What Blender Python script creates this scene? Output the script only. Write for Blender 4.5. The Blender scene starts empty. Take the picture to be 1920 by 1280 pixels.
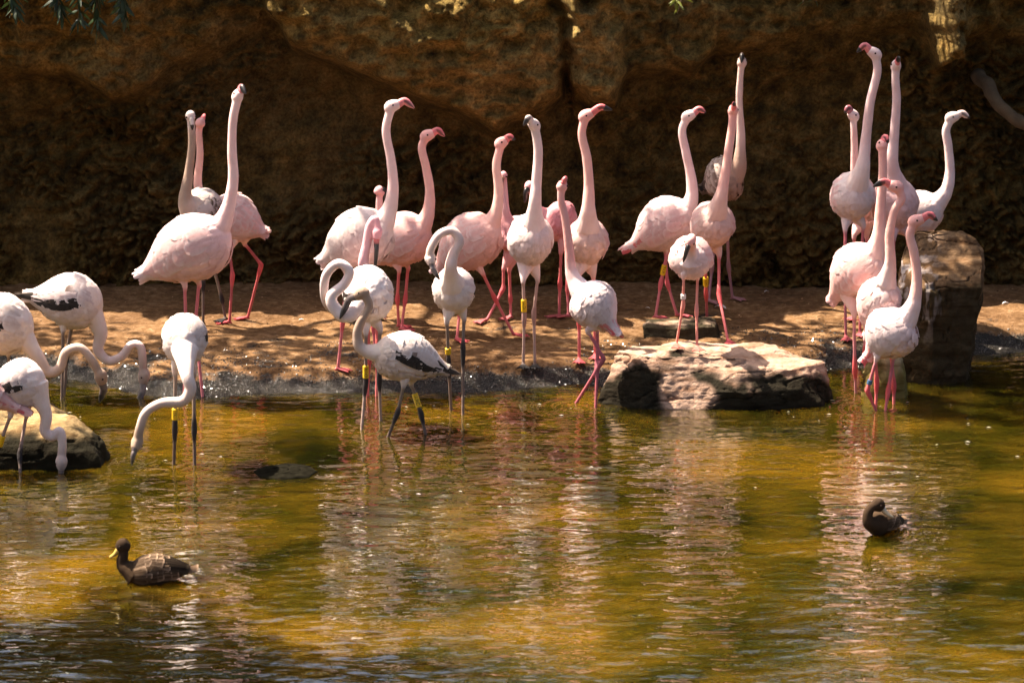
import bpy, bmesh, math, random
import numpy as np
from mathutils import Vector, Matrix

random.seed(7)
rng = np.random.default_rng(11)
sc = bpy.context.scene
C = sc.collection
R = math.radians

# ------------------------------------------------------------------ camera
CAM_H, TILT, F = 3.4, R(12.45), 5500.0            # height (m), downward tilt, focal length in photo pixels
cam_d = bpy.data.cameras.new('camera')
cam = bpy.data.objects.new('camera', cam_d); C.objects.link(cam)
cam.location = (0, 0, CAM_H); cam.rotation_euler = (math.pi/2 - TILT, 0, 0)
cam_d.sensor_width = 36; cam_d.lens = 36*F/1920
cam_d.clip_start = .1; cam_d.clip_end = 400
cam_d.dof.use_dof = True; cam_d.dof.focus_distance = 14.4; cam_d.dof.aperture_fstop = 6.3
sc.camera = cam

# ------------------------------------------------------------------ light
SUN = Vector((-.46, .19, .867)).normalized()       # towards the sun: high, from the left, a little behind the wall
sun_d = bpy.data.lights.new('sun', 'SUN'); sun_d.energy = 5.0; sun_d.angle = R(.53); sun_d.color = (1, .865, .72)
sun = bpy.data.objects.new('sun', sun_d); C.objects.link(sun)
sun.rotation_euler = SUN.to_track_quat('Z', 'Y').to_euler(); sun.location = (-6, 16, 12)
world = bpy.data.worlds.new('World'); sc.world = world; world.use_nodes = True
wn = world.node_tree; bg = wn.nodes['Background']
sky = wn.nodes.new('ShaderNodeTexSky'); sky.sky_type = 'NISHITA'; sky.sun_disc = False; sky.dust_density = 6.; sky.air_density = .7
sky.sun_elevation = math.asin(SUN.z); sky.sun_rotation = math.atan2(SUN.x, SUN.y)
wn.links.new(sky.outputs[0], bg.inputs[0]); bg.inputs[1].default_value = .065
sc.view_settings.view_transform = 'Standard'; sc.view_settings.look = 'None'
sc.view_settings.gamma = 1; sc.view_settings.exposure = 1.8
sc.cycles.max_bounces = 8; sc.cycles.diffuse_bounces = 4; sc.cycles.transparent_max_bounces = 12
sc.cycles.caustics_reflective = False; sc.cycles.caustics_refractive = False
sc.cycles.sample_clamp_indirect = 6

# ------------------------------------------------------------------ helpers
FW = Vector((0, math.cos(TILT), -math.sin(TILT))); UPV = Vector((0, math.sin(TILT), math.cos(TILT)))
def ray(px, py):
    return FW + Vector((1, 0, 0))*((px-960)/F) + UPV*((640-py)/F)
def P(px, py, Y):                                   # the point of the vertical plane y = Y seen at a pixel
    d = ray(px, py); return Vector((0, 0, CAM_H)) + d*(Y/d.y)
def PZ(px, py, z=0.):                               # the point of the level z seen at a pixel
    d = ray(px, py); return Vector((0, 0, CAM_H)) + d*((z-CAM_H)/d.z)
def proj(p):
    q = Vector(p) - Vector((0, 0, CAM_H)); t = q.dot(FW)
    return 960 + F*q.x/t, 640 - F*q.dot(UPV)/t
def S(Y): return Y*1.02/F                           # metres per photo pixel at that depth

def _h(ix, iy, iz, s):
    n = (ix*374761393 + iy*668265263 + iz*2147483647 + s*974634151) & 0xffffffff
    n = ((n ^ (n >> 13))*1274126177) & 0xffffffff
    n = ((n ^ (n >> 16))*2246822519) & 0xffffffff
    return ((n ^ (n >> 15)) & 0xffff)/65535.
def vnoise(p, s=0):                                 # value noise in 0..1 at (n,3) points
    f = np.floor(p); i = f.astype(np.int64); t = p - f; t = t*t*t*(t*(t*6-15)+10)
    out = 0
    for dx in (0, 1):
        wx = t[:, 0] if dx else 1-t[:, 0]
        for dy in (0, 1):
            wy = t[:, 1] if dy else 1-t[:, 1]
            for dz in (0, 1):
                wz = t[:, 2] if dz else 1-t[:, 2]
                out = out + wx*wy*wz*_h(i[:, 0]+dx, i[:, 1]+dy, i[:, 2]+dz, s)
    return out
def fbm(p, octv=4, s=0, gain=.5):
    a, tot, out, q = 1., 0., 0., np.asarray(p, float)
    for k in range(octv):
        out = out + a*(vnoise(q, s+k)*2-1); tot += a; a *= gain; q = q*2.03 + 17.1
    return out/tot
def cells(p, s=0):                                  # distance to the nearest feature point (2-D lumps), 0 at lump centre
    f = np.floor(p).astype(np.int64); best = np.full(len(p), 9.)
    for dx in (-1, 0, 1):
        for dy in (-1, 0, 1):
            ix, iy = f[:, 0]+dx, f[:, 1]+dy
            ox, oy = _h(ix, iy, ix*0+3, s), _h(ix, iy, ix*0+9, s+5)
            best = np.minimum(best, (ix+ox-p[:, 0])**2 + (iy+oy-p[:, 1])**2)
    return np.sqrt(best)
def sstep(x): x = np.clip(x, 0, 1); return x*x*(3-2*x)

def mesh_of(name, V, Fa, smooth=True, col=None):
    me = bpy.data.meshes.new(name)
    V = np.asarray(V, float)
    me.from_pydata(V.tolist(), [], [tuple(f) for f in Fa] if not isinstance(Fa, np.ndarray) else Fa.tolist())
    if smooth: me.polygons.foreach_set('use_smooth', [True]*len(me.polygons))
    if col is not None: set_col(me, col)
    return me
def set_col(me, col):
    a = me.color_attributes.new('col', 'FLOAT_COLOR', 'POINT')
    c = np.ones((len(me.vertices), 4), np.float32); c[:, :3] = col
    a.data.foreach_set('color', c.ravel())
def obj(name, me, mat=None, parent=None, loc=None):
    o = bpy.data.objects.new(name, me); C.objects.link(o)
    if mat is not None and me is not None and not me.materials: me.materials.append(mat)
    if parent is not None: o.parent = parent
    if loc is not None: o.location = loc
    return o
def tag(o, label=None, cat=None, group=None, kind=None):
    if label: o['label'] = label
    if cat: o['category'] = cat
    if group: o['group'] = group
    if kind: o['kind'] = kind
    return o
def empty(name, loc, label, cat, group=None):
    o = bpy.data.objects.new(name, None); C.objects.link(o); o.location = loc; o.empty_display_size = .05
    return tag(o, label, cat, group)
def grid_faces(n, m, wrap=False):
    i = np.arange(n-1)[:, None]; j = np.arange(m if wrap else m-1)[None, :]
    j2 = (j+1) % m
    return np.stack([i*m+j, i*m+j2, (i+1)*m+j2, (i+1)*m+j], -1).reshape(-1, 4)
def crom(pts, n):                                   # Catmull-Rom through points, n samples
    p = np.asarray(pts, float); k = len(p)
    if k == 2: return p[0] + (p[1]-p[0])*np.linspace(0, 1, n)[:, None]
    q = np.vstack([2*p[0]-p[1], p, 2*p[-1]-p[-2]])
    d = np.r_[0, np.cumsum(np.linalg.norm(np.diff(p, axis=0), axis=1)+1e-9)]; d /= d[-1]
    u = np.linspace(0, 1, n); i = np.clip(np.searchsorted(d, u, 'right')-1, 0, k-2)
    t = ((u-d[i])/(d[i+1]-d[i]))[:, None]
    a, b, c, e = q[i], q[i+1], q[i+2], q[i+3]
    return .5*(2*b + (c-a)*t + (2*a-5*b+4*c-e)*t*t + (3*b-a-3*c+e)*t**3)
def unit(v): return v/np.maximum(np.linalg.norm(v, axis=-1, keepdims=True), 1e-9)
def tube(c, r, seg=12, lat=None, rl=None):          # a closed tube along c with radius r (rl across the axis lat)
    c = np.asarray(c, float); n = len(c); r = np.broadcast_to(np.asarray(r, float), (n,))
    T = unit(np.gradient(c, axis=0))
    B = np.zeros((n, 3)); b = np.asarray(lat if lat is not None else (.31, .92, .2), float)
    for k in range(n):
        b = b - T[k]*(b@T[k])
        if np.linalg.norm(b) < 1e-3: b = np.cross(T[k], (0.3, .2, .9))
        b = b/np.linalg.norm(b); B[k] = b
    N = np.cross(B, T)
    rl = r if rl is None else np.broadcast_to(np.asarray(rl, float), (n,))
    a = np.linspace(0, 2*math.pi, seg, endpoint=False)
    V = c[:, None] + N[:, None]*(np.cos(a)[None, :, None]*r[:, None, None]) + B[:, None]*(np.sin(a)[None, :, None]*rl[:, None, None])
    Fq = grid_faces(n, seg, True).tolist()
    V = np.vstack([V.reshape(-1, 3), c[:1], c[-1:]]); e0, e1 = n*seg, n*seg+1
    for j in range(seg):
        k = (j+1) % seg
        Fq.append([e0, k, j]); Fq.append([e1, (n-1)*seg+j, (n-1)*seg+k])
    return V, Fq
def join(parts):
    V, Fa, o = [], [], 0
    for v, f in parts:
        V.append(v); Fa += [[i+o for i in q] for q in f]; o += len(v)
    return np.vstack(V), Fa

# ------------------------------------------------------------------ materials
class M:
    def __init__(s, name, rough=.8, spec=.3):
        s.m = bpy.data.materials.new(name); s.m.use_nodes = True; s.t = s.m.node_tree
        s.b = s.t.nodes['Principled BSDF']; s.out = s.t.nodes['Material Output']
        s.b.inputs['Roughness'].default_value = rough; s.b.inputs['Specular IOR Level'].default_value = spec
    def n(s, kind, **kw):
        x = s.t.nodes.new('ShaderNode'+kind)
        for k, v in kw.items():
            if k in x.inputs.keys(): x.inputs[k].default_value = v
            else: setattr(x, k, v)
        return x
    def l(s, a, b): s.t.links.new(a, b)
    def noise(s, scale, detail=4, rough=.55, co=None, dist=0):
        x = s.n('TexNoise'); x.inputs['Scale'].default_value = scale; x.inputs['Detail'].default_value = detail
        x.inputs['Roughness'].default_value = rough; x.inputs['Distortion'].default_value = dist
        if co is not None: s.l(co, x.inputs['Vector'])
        return x.outputs['Fac']
    def ramp(s, fac, stops):
        x = s.n('ValToRGB'); e = x.color_ramp.elements
        while len(e) < len(stops): e.new(.5)
        for k, (p, c) in enumerate(stops):
            e[k].position = p; e[k].color = (*c, 1) if len(c) == 3 else c
        s.l(fac, x.inputs[0]); return x.outputs[0]
    def g(s, fac, lo, hi):
        return s.ramp(fac, [(lo, (0, 0, 0)), (hi, (1, 1, 1))])
    def mix(s, fac, a, b, mode='MIX'):
        x = s.n('Mix', data_type='RGBA', blend_type=mode)
        for v, i in ((fac, 0), (a, 6), (b, 7)):
            if hasattr(v, 'is_linked'): s.l(v, x.inputs[i])
            elif i == 0: x.inputs[0].default_value = v
            else: x.inputs[i].default_value = (*v, 1)
        return x.outputs[2]
    def math(s, op, a, b=0., c=0.):
        x = s.n('Math', operation=op)
        for i, v in enumerate((a, b, c)):
            if hasattr(v, 'is_linked'): s.l(v, x.inputs[i])
            else: x.inputs[i].default_value = v
        return x.outputs[0]
    def bump(s, h, strength=.5, dist=.01, prev=None):
        x = s.n('Bump'); x.inputs['Strength'].default_value = strength; x.inputs['Distance'].default_value = dist
        s.l(h, x.inputs['Height'])
        if prev is not None: s.l(prev, x.inputs['Normal'])
        return x.outputs[0]
    def pos(s): return s.n('NewGeometry').outputs['Position']
    def z(s):
        x = s.n('SeparateXYZ'); s.l(s.pos(), x.inputs[0]); return x.outputs[2]
    def attr(s, name='col'):
        x = s.n('Attribute'); x.attribute_name = name; return x.outputs['Color']
    def col(s, c): s.l(c, s.b.inputs['Base Color']) if hasattr(c, 'is_linked') else setattr(s.b.inputs['Base Color'], 'default_value', (*c, 1))
    def nrm(s, n): s.l(n, s.b.inputs['Normal'])
    def scale(s, co, v):
        x = s.n('Mapping'); x.inputs['Scale'].default_value = v; s.l(co, x.inputs['Vector']); return x.outputs[0]

def mat_wall():
    m = M('weathered_rock', .9, .15); p = m.pos()
    big, mid, fine = m.noise(1.3, 5, .6, p), m.noise(9, 6, .65, p), m.noise(60, 4, .6, p)
    c = m.ramp(mid, [(.30, (.012, .007, .0015)), (.5, (.088, .056, .012)), (.70, (.20, .122, .032))])
    c = m.mix(m.g(big, .42, .66), c, m.ramp(mid, [(.25, (.030, .021, .006)), (.7, (.17, .115, .038))]))
    c = m.mix(m.g(fine, .35, .62), m.mix(1, c, (.5, .45, .4), 'MULTIPLY'), c)
    m.col(m.mix(1, c, m.attr(), 'MULTIPLY')); c = None
    m.nrm(m.bump(fine, .9, .012, m.bump(mid, .8, .03))); return m.m
def mat_ground():
    m = M('sand_bank', .95, .2); p = m.pos(); z = m.z()
    big, mid, fine = m.noise(2.2, 4, .6, p), m.noise(24, 5, .65, p), m.noise(170, 3, .6, p)
    sand = m.ramp(mid, [(.3, (.12, .060, .022)), (.5, (.215, .118, .050)), (.7, (.36, .22, .115))])
    sand = m.mix(m.g(big, .4, .62), sand, m.mix(1, sand, (.62, .58, .55), 'MULTIPLY'))
    gravel = m.ramp(fine, [(.38, (.008, .007, .005)), (.56, (.024, .021, .016)), (.70, (.20, .165, .135))])
    zz = m.math('ADD', z, m.math('MULTIPLY', m.math('SUBTRACT', m.noise(4, 6, .7, p), .5), .24))
    wet = m.ramp(m.math('MULTIPLY', zz, 10), [(.50, (1, 1, 1)), (.72, (0, 0, 0))])
    bed = m.ramp(m.noise(3.2, 5, .6, p), [(.32, (.020, .017, .004)), (.48, (.13, .085, .014)), (.66, (.40, .24, .045))])
    c = m.mix(wet, sand, gravel)
    under = m.ramp(m.math('MULTIPLY', m.math('ADD', z, .03), 30), [(0, (1, 1, 1)), (.8, (0, 0, 0))])
    m.col(m.mix(under, c, bed))
    m.l(m.ramp(wet, [(0, (.95, .95, .95)), (1, (.13, .13, .13))]), m.b.inputs['Roughness'])
    m.l(m.ramp(wet, [(0, (.15, .15, .15)), (1, (.45, .45, .45))]), m.b.inputs['Specular IOR Level'])
    h = m.math('ADD', m.math('MULTIPLY', mid, 1.5), m.math('MULTIPLY', fine, .8))
    gl_ = m.noise(110, 2, .6, p); m.nrm(m.bump(m.math('MULTIPLY', gl_, wet), 1., .02, m.bump(h, .8, .014))); return m.m
def mat_water():
    m = M('murky_pond_water', .05, .5); t = m.t; p = m.pos(); t.nodes.remove(m.b)
    dif = m.n('SubsurfaceScattering'); dif.falloff = 'BURLEY'; dif.inputs['Scale'].default_value = 1.; dif.inputs['Radius'].default_value = (.22, .17, .08); tr = m.n('BsdfTransparent'); gl = m.n('BsdfGlossy'); gl.inputs['Roughness'].default_value = .012
    f = m.noise(.9, 4, .55, p); f2 = m.noise(4, 3, .5, m.scale(p, (1, .7, 1)))
    c = m.ramp(f, [(.36, (.0065, .0085, .0008)), (.52, (.034, .028, .0016)), (.66, (.165, .088, .005))])
    c = m.mix(m.math('MULTIPLY', m.g(f2, .4, .65), .5), c, (.100, .058, .004))
    m.l(c, dif.inputs[0]); tr.inputs[0].default_value = (.80, .60, .25, 1)
    ins = m.n('MixShader'); ins.inputs[0].default_value = .12
    m.l(dif.outputs[0], ins.inputs[1]); m.l(tr.outputs[0], ins.inputs[2])
    fr = m.n('Fresnel'); fr.inputs[0].default_value = 2.0
    q = m.scale(p, (1, 1.25, 1))
    w = m.noise(16, 2, .5, m.scale(p, (.55, 1.3, 1)), .5)
    b = m.bump(w, .30, .010)
    m.l(b, gl.inputs['Normal']); m.l(b, fr.inputs['Normal'])
    mx = m.n('MixShader'); m.l(m.math('MULTIPLY', fr.outputs[0], 1.7), mx.inputs[0]); m.l(ins.outputs[0], mx.inputs[1]); m.l(gl.outputs[0], mx.inputs[2])
    m.l(mx.outputs[0], m.out.inputs[0]); return m.m
def mat_rock():
    m = M('pale_stone', .9, .08); p = m.pos()
    mid, fine, st = m.noise(13, 6, .65, p), m.noise(80, 4, .6, p), m.noise(9, 4, .6, m.scale(p, (.6, .6, 4)))
    v = m.ramp(mid, [(.3, (.55, .5, .45)), (.5, (.9, .86, .82)), (.7, (1.15, 1.1, 1.05))])
    c = m.mix(1, m.attr(), v, 'MULTIPLY'); c = m.mix(m.g(st, .36, .5), m.mix(1, c, (.6, .52, .45), 'MULTIPLY'), c)
    m.col(c); m.nrm(m.bump(fine, .6, .008, m.bump(mid, .7, .02))); return m.m
def mat_plumage():
    m = M('plumage', .75, .2); tc = m.n('TexCoord').outputs['Object']
    a = m.attr(); n1 = m.noise(14, 4, .6, tc); n2 = m.noise(90, 3, .6, m.scale(tc, (1, 1, .45)))
    c = m.mix(1, a, m.ramp(n1, [(.3, (.93, .88, .86)), (.6, (1, 1, 1))]), 'MULTIPLY')
    m.col(c); m.nrm(m.bump(n2, .28, .006, m.bump(n1, .2, .012)))
    m.b.inputs['Subsurface Weight'].default_value = .12; m.b.inputs['Subsurface Radius'].default_value = (.02, .009, .006)
    m.b.inputs['Subsurface Scale'].default_value = 1.
    return m.m
def mat_feather(name='feathers', spec=.2):
    m = M(name, .75, spec); c = m.attr(); n = m.noise(60, 3, .6, m.n('TexCoord').outputs['Object'])
    c = m.mix(1, c, m.ramp(n, [(.3, (.92, .88, .86)), (.6, (1, 1, 1))]), 'MULTIPLY'); m.col(c)
    tr = m.n('BsdfTranslucent'); m.l(c, tr.inputs[0]); mx = m.n('MixShader'); mx.inputs[0].default_value = .22
    m.l(m.b.outputs[0], mx.inputs[1]); m.l(tr.outputs[0], mx.inputs[2]); m.l(mx.outputs[0], m.out.inputs[0])
    m.nrm(m.bump(n, .2, .004)); return m.m
def mat_attr(name, rough=.4, spec=.4):
    m = M(name, rough, spec); c = m.attr(); n = m.noise(50, 3, .6, m.n('TexCoord').outputs['Object'])
    m.col(m.mix(1, c, m.ramp(n, [(.3, (.8, .8, .8)), (.7, (1.1, 1.1, 1.1))]), 'MULTIPLY')); return m.m
def mat_plain(name, c, rough=.5, var=.15, scale=40):
    m = M(name, rough, .35); n = m.noise(scale, 3, .6, m.n('TexCoord').outputs['Object'])
    m.col(m.ramp(n, [(.3, tuple(x*(1-var) for x in c)), (.7, tuple(min(1, x*(1+var)) for x in c))])); return m.m
def mat_leaf(name, c):
    m = M(name, .45, .4); n = m.noise(3, 3, .6, m.pos())
    cc = m.ramp(n, [(.3, tuple(x*.6 for x in c)), (.7, tuple(x*1.35 for x in c))]); m.col(cc)
    tr = m.n('BsdfTranslucent'); m.l(cc, tr.inputs[0]); mx = m.n('MixShader'); mx.inputs[0].default_value = .25
    m.l(m.b.outputs[0], mx.inputs[1]); m.l(tr.outputs[0], mx.inputs[2]); m.l(mx.outputs[0], m.out.inputs[0]); return m.m
MW, MG, MH2O, MR = mat_wall(), mat_ground(), mat_water(), mat_rock()
MP, MF, MB = mat_plumage(), mat_feather(), mat_attr('bill_horn', .35, .5)
MDF = mat_feather('duck_feathers', .04); MDB = mat_attr('duck_plumage', .9, .04)
MEYE = mat_plain('eye_dark', (.03, .015, .01), .15); MBAND = {'yellow': mat_plain('yellow_plastic', (.80, .50, .015), .4, .06),
    'white': mat_plain('white_plastic', (.8, .76, .72), .4, .06), 'blue': mat_plain('blue_plastic', (.05, .12, .22), .4, .1)}
MINK = mat_plain('black_ink', (.02, .015, .01), .6)
MBARK = mat_plain('bark', (.12, .085, .05), .9, .4, 12)

# ------------------------------------------------------------------ ground, water
SH = [(-900, 690), (-300, 690), (60, 700), (130, 714), (280, 738), (400, 743), (620, 742), (760, 737), (900, 735), (1000, 727), (1100, 722),
      (1160, 735), (1300, 735), (1480, 715), (1560, 692), (1640, 690), (1720, 690), (1830, 668), (1920, 660), (2200, 655), (2800, 650)]
shw = np.array([PZ(*q) for q in SH]); shw = shw[np.argsort(shw[:, 0])]
def ground_z(x, y):
    x = np.asarray(x, float); y = np.asarray(y, float)
    ys = np.interp(x, shw[:, 0], shw[:, 1])
    p = np.stack([x, y, x*0], -1).reshape(-1, 3)
    nz = fbm(p*1.7, 3, 40).reshape(x.shape); nf = fbm(p*9, 3, 50).reshape(x.shape)*1.5 + np.minimum(0, fbm(p*15, 2, 53).reshape(x.shape)+.12)*2.2
    d = y - ys + nz*.12
    up = .085*sstep(d/.26) + .018*np.clip(d, 0, 3) + sstep(d/.3)*(nz*.022 + nf*.007)
    dn = -.42*(1-np.exp(np.minimum(d, 0)/.9)) + sstep(-d/.3)*nf*.02
    z = np.where(d > 0, up, dn)
    side = np.clip(np.maximum(-x-4.4, x-5.5), 0, 3); z = z + .25*sstep(side/.9)*1.6
    front = np.clip(4.5-y, 0, 6); z = z + .9*sstep(front/2.5)
    return z
def gz(x, y): return float(ground_z(np.array([x]), np.array([y]))[0])
def ground_hit(px, py):                             # where the sight line of a pixel meets the ground (or the water)
    d = ray(px, py); t = 9.
    p = None
    for k in range(700):
        p = Vector((0, 0, CAM_H)) + d*t
        if p.z <= max(gz(p.x, p.y), 0.): break
        t += .02
    return p
def axis(a, b, da, lo, hi, db):
    c = np.arange(a, b, da); l = []; x = a
    while x > lo: db1 = da + (a-x)*.35; x -= min(db1, 4); l.append(x)
    r = []; x = c[-1]
    while x < hi: db1 = da + (x-c[-1])*.35; x += min(db1, 4); r.append(x)
    return np.r_[l[::-1], c, r]
gx = axis(-3.3, 3.3, .03, -45, 45, 1); gy = axis(13.0, 16.9, .02, -40, 40, 1)
X, Yg = np.meshgrid(gx, gy); Zg = ground_z(X, Yg)
ground = obj('ground', mesh_of('ground', np.stack([X, Yg, Zg], -1).reshape(-1, 3), grid_faces(len(gy), len(gx))), MG)
tag(ground, kind='structure')

# footprints of legs in the water make rings; filled in by the bird builder data below
RIPPLES = [(PZ(*q), a) for q, a in (((1080, 762), .010), ((1117, 765), .006), ((728, 820), .003), ((797, 815), .003), ((346, 742), .003), ((380, 744), .003), ((328, 872), .004), ((365, 872), .004), ((38, 886), .004), ((846, 770), .003), ((868, 778), .003), ((1604, 738), .004), ((714, 790), .003), ((1640, 766), .007),
           ((1660, 768), .007), ((113, 890), .006), ((248, 862), .007), ((1650, 1000), .003), ((255, 1092), .004), ((680, 806), .003))]
wx = np.arange(-3.6, 3.6, .016); wy = np.arange(8.6, 15.6, .015)
X, Yw = np.meshgrid(wx, wy); Zw = np.zeros_like(X)
for k in range(60):
    lam = math.exp(rng.uniform(math.log(.05), math.log(.22))); th = rng.normal(0, .36) + math.pi/2
    a = .0029*lam*rng.uniform(.5, 1.2); ph = rng.uniform(0, 6.28)
    kx, ky = math.cos(th)*6.283/lam, math.sin(th)*6.283/lam
    mod = .55 + .45*np.sin(X*rng.uniform(.6, 2.2) + rng.uniform(0, 6))*np.sin(Yw*rng.uniform(.6, 2.2) + rng.uniform(0, 6))
    Zw += a*np.sin(kx*X + ky*Yw + ph)*mod
Zw *= .55 + .45*sstep((14.1-Yw)/1.5)
for q, a in RIPPLES:
    d = np.hypot(X-q.x, Yw-q.y); Zw += a*.55*np.sin(d*6.283/.055)*np.exp(-d/.16)
for k in range(3):
    yk = PZ(1660, 990+k*9).y; Zw += .0022*np.exp(-((Yw-yk-.05*np.sin(X*3+k))/.022)**2)*sstep((X-1.42)/.15)*sstep((2.9-X)/.8)
edge = np.minimum.reduce([sstep((X+3.6)/.4), sstep((3.6-X)/.4), sstep((Yw-8.6)/.4)]); Zw *= edge
Vw = np.stack([X, Yw, Zw], -1).reshape(-1, 3); Fw = grid_faces(len(wy), len(wx)); o = len(Vw)
x0, x1, y0, y1 = wx[0], wx[-1], wy[0], wy[-1]       # calm sheets butted round the fine part
ring = np.array([(-20, 1, 0), (20, 1, 0), (20, 17, 0), (-20, 17, 0), (x0, y0, 0), (x1, y0, 0), (x1, y1, 0), (x0, y1, 0)], float)
Fw = np.vstack([Fw, np.array([[0, 1, 5, 4], [1, 2, 6, 5], [2, 3, 7, 6], [3, 0, 4, 7]])+o])
water = obj('water', mesh_of('water', np.vstack([Vw, ring]), Fw), MH2O); tag(water, kind='structure')

# ------------------------------------------------------------------ rock wall
WY = 16.45
def wz(py): return P(960, py, WY-.1).z
OV = [(-900, 150), (0, 150), (150, 150), (230, 192), (300, 182), (380, 130), (480, 70), (530, 55), (556, 95), (700, 150), (800, 190), (920, 244),
      (1000, 215), (1050, 182), (1060, 130), (1068, 190), (1140, 197), (1170, 150), (1300, 152), (1330, 100), (1500, 70), (1690, 55), (1735, 130), (1790, 70), (2000, 90), (3000, 90)]
OX = np.array([(q[0]-960)*S(WY) for q in OV]); OZ = np.array([wz(q[1]) for q in OV])
OA = np.interp(np.arange(-900, 3000, 10), [-900, 0, 250, 420, 520, 545, 600, 900, 1040, 1062, 1090, 1140, 1180, 1320, 1500, 1700, 1730, 1770, 1850, 3000],
               [.2, .2, .22, .10, .06, .20, .30, .30, .27, .15, .30, .26, .15, .13, .08, .08, .28, .22, .1, .1])
OAx = (np.arange(-900, 3000, 10)-960)*S(WY)
TOPZ = 2.4
xs = axis(-3.2, 3.2, .0145, -14, 14, 1); zs = np.r_[np.arange(-.15, 2.0, .0125), np.arange(2.0, TOPZ, .05)]
X, Z = np.meshgrid(xs, zs); q = np.stack([X, X*0, Z], -1).reshape(-1, 3)
warp = fbm(q*2.2, 3, 60).reshape(X.shape)*.10
zo = np.interp(X+warp*.6, OX, OZ) + warp*.5; A = 1.45*np.interp(X+warp*.9+fbm(q*9, 3, 91).reshape(X.shape)*.05, OAx, OA)
pr = A*sstep((Z-zo+.05)/.16)*(1+.25*np.sin(Z*5+X)) - .10*sstep((zo-Z)/.3)*sstep((Z-.3)/.5)
l1 = fbm(q*1.6, 3, 70).reshape(X.shape); l2 = fbm(q*6, 4, 80).reshape(X.shape)
lum = (1-1.3*cells(np.stack([q[:, 0]*15+l2.ravel()*4.5, q[:, 2]*19+l1.ravel()*4+l2.ravel()*3], -1), 4)).reshape(X.shape)
lum2 = (1-cells(np.stack([q[:, 0]*38, q[:, 2]*42+l2.ravel()*2], -1), 9)).reshape(X.shape)
low = sstep((zo-Z)/.15)
pr = pr + l1*.085 + l2*.045 + lum*(.022+.055*low)*(.25+1.5*np.clip(vnoise(q*2.6, 66).reshape(X.shape)*1.6-.3, 0, 1)) + lum2*.016 + fbm(q*45, 2, 90).reshape(X.shape)*.006
for bx, bz, bw, a_ in ((1078, -20, .085, .30), (1115, -45, .06, .26), (1735, 18, .035, .22), (1750, 62, .03, .22), (1764, 100, .025, .2), (20, 10, .04, .3), (75, 35, .03, .3)):
    pr += a_*(.75+.9*fbm(q*13, 3, 33).reshape(X.shape))*np.exp(-((X-(bx-960)*S(WY))/bw)**2 - (np.minimum(0, Z-wz(bz)-.05)/.16)**2)*sstep((2.3-Z)/.5)
pr += .10*np.clip(.45-Z, 0, 1)**2*2                  # the foot spreads a little
hs = 1 - sum(np.exp(-((xs-(a_-960)*S(WY))/.48)**4) for a_ in (935, 1570, -150))
pr = np.where(Z > 1.85, pr*(1-.3*sstep((Z-1.85)/.3)), pr)
rid = fbm(q*np.array([5, 5, 8]), 4, 44).reshape(X.shape); pr = pr + sstep((Z-zo-.02)/.12)*(.045-.16*np.abs(rid) + .05*np.abs(fbm(q*17, 3, 46).reshape(X.shape)))
V = np.stack([X, WY-pr, np.where(Z > 1.85, 1.85+(Z-1.85)*np.clip(hs, .06, 1)[None], Z)], -1)
tops = []
for k, (dy, dz) in enumerate(((.15, .1), (.5, .16), (1.3, .18), (4, .1), (14, 0))):
    T_ = V[-1].copy(); T_[:, 1] = WY + dy - pr[-1]*max(0, 1-k/2.); T_[:, 2] += dz + fbm(np.stack([xs, xs*0+k, xs*0], -1)*1.2, 3, 3)*.12; tops.append(T_[None])
V = np.concatenate([V]+tops); n, m = V.shape[:2]
cw = np.ones((n, m, 3)); nn = len(zs)
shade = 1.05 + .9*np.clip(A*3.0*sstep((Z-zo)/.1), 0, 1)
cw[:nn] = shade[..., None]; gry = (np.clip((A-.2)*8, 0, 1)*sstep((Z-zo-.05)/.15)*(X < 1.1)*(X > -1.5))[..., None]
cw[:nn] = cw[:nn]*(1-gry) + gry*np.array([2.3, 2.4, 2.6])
wall = empty('rock_wall', (0, WY, 0), 'tall rough brown rock wall with a bulging overhang behind the flamingos', 'rock wall')
obj('rock_face', mesh_of('rock_face', V.reshape(-1, 3)-np.array([0, WY, 0]), grid_faces(n, m), col=cw.reshape(-1, 3)), MW, wall)

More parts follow.
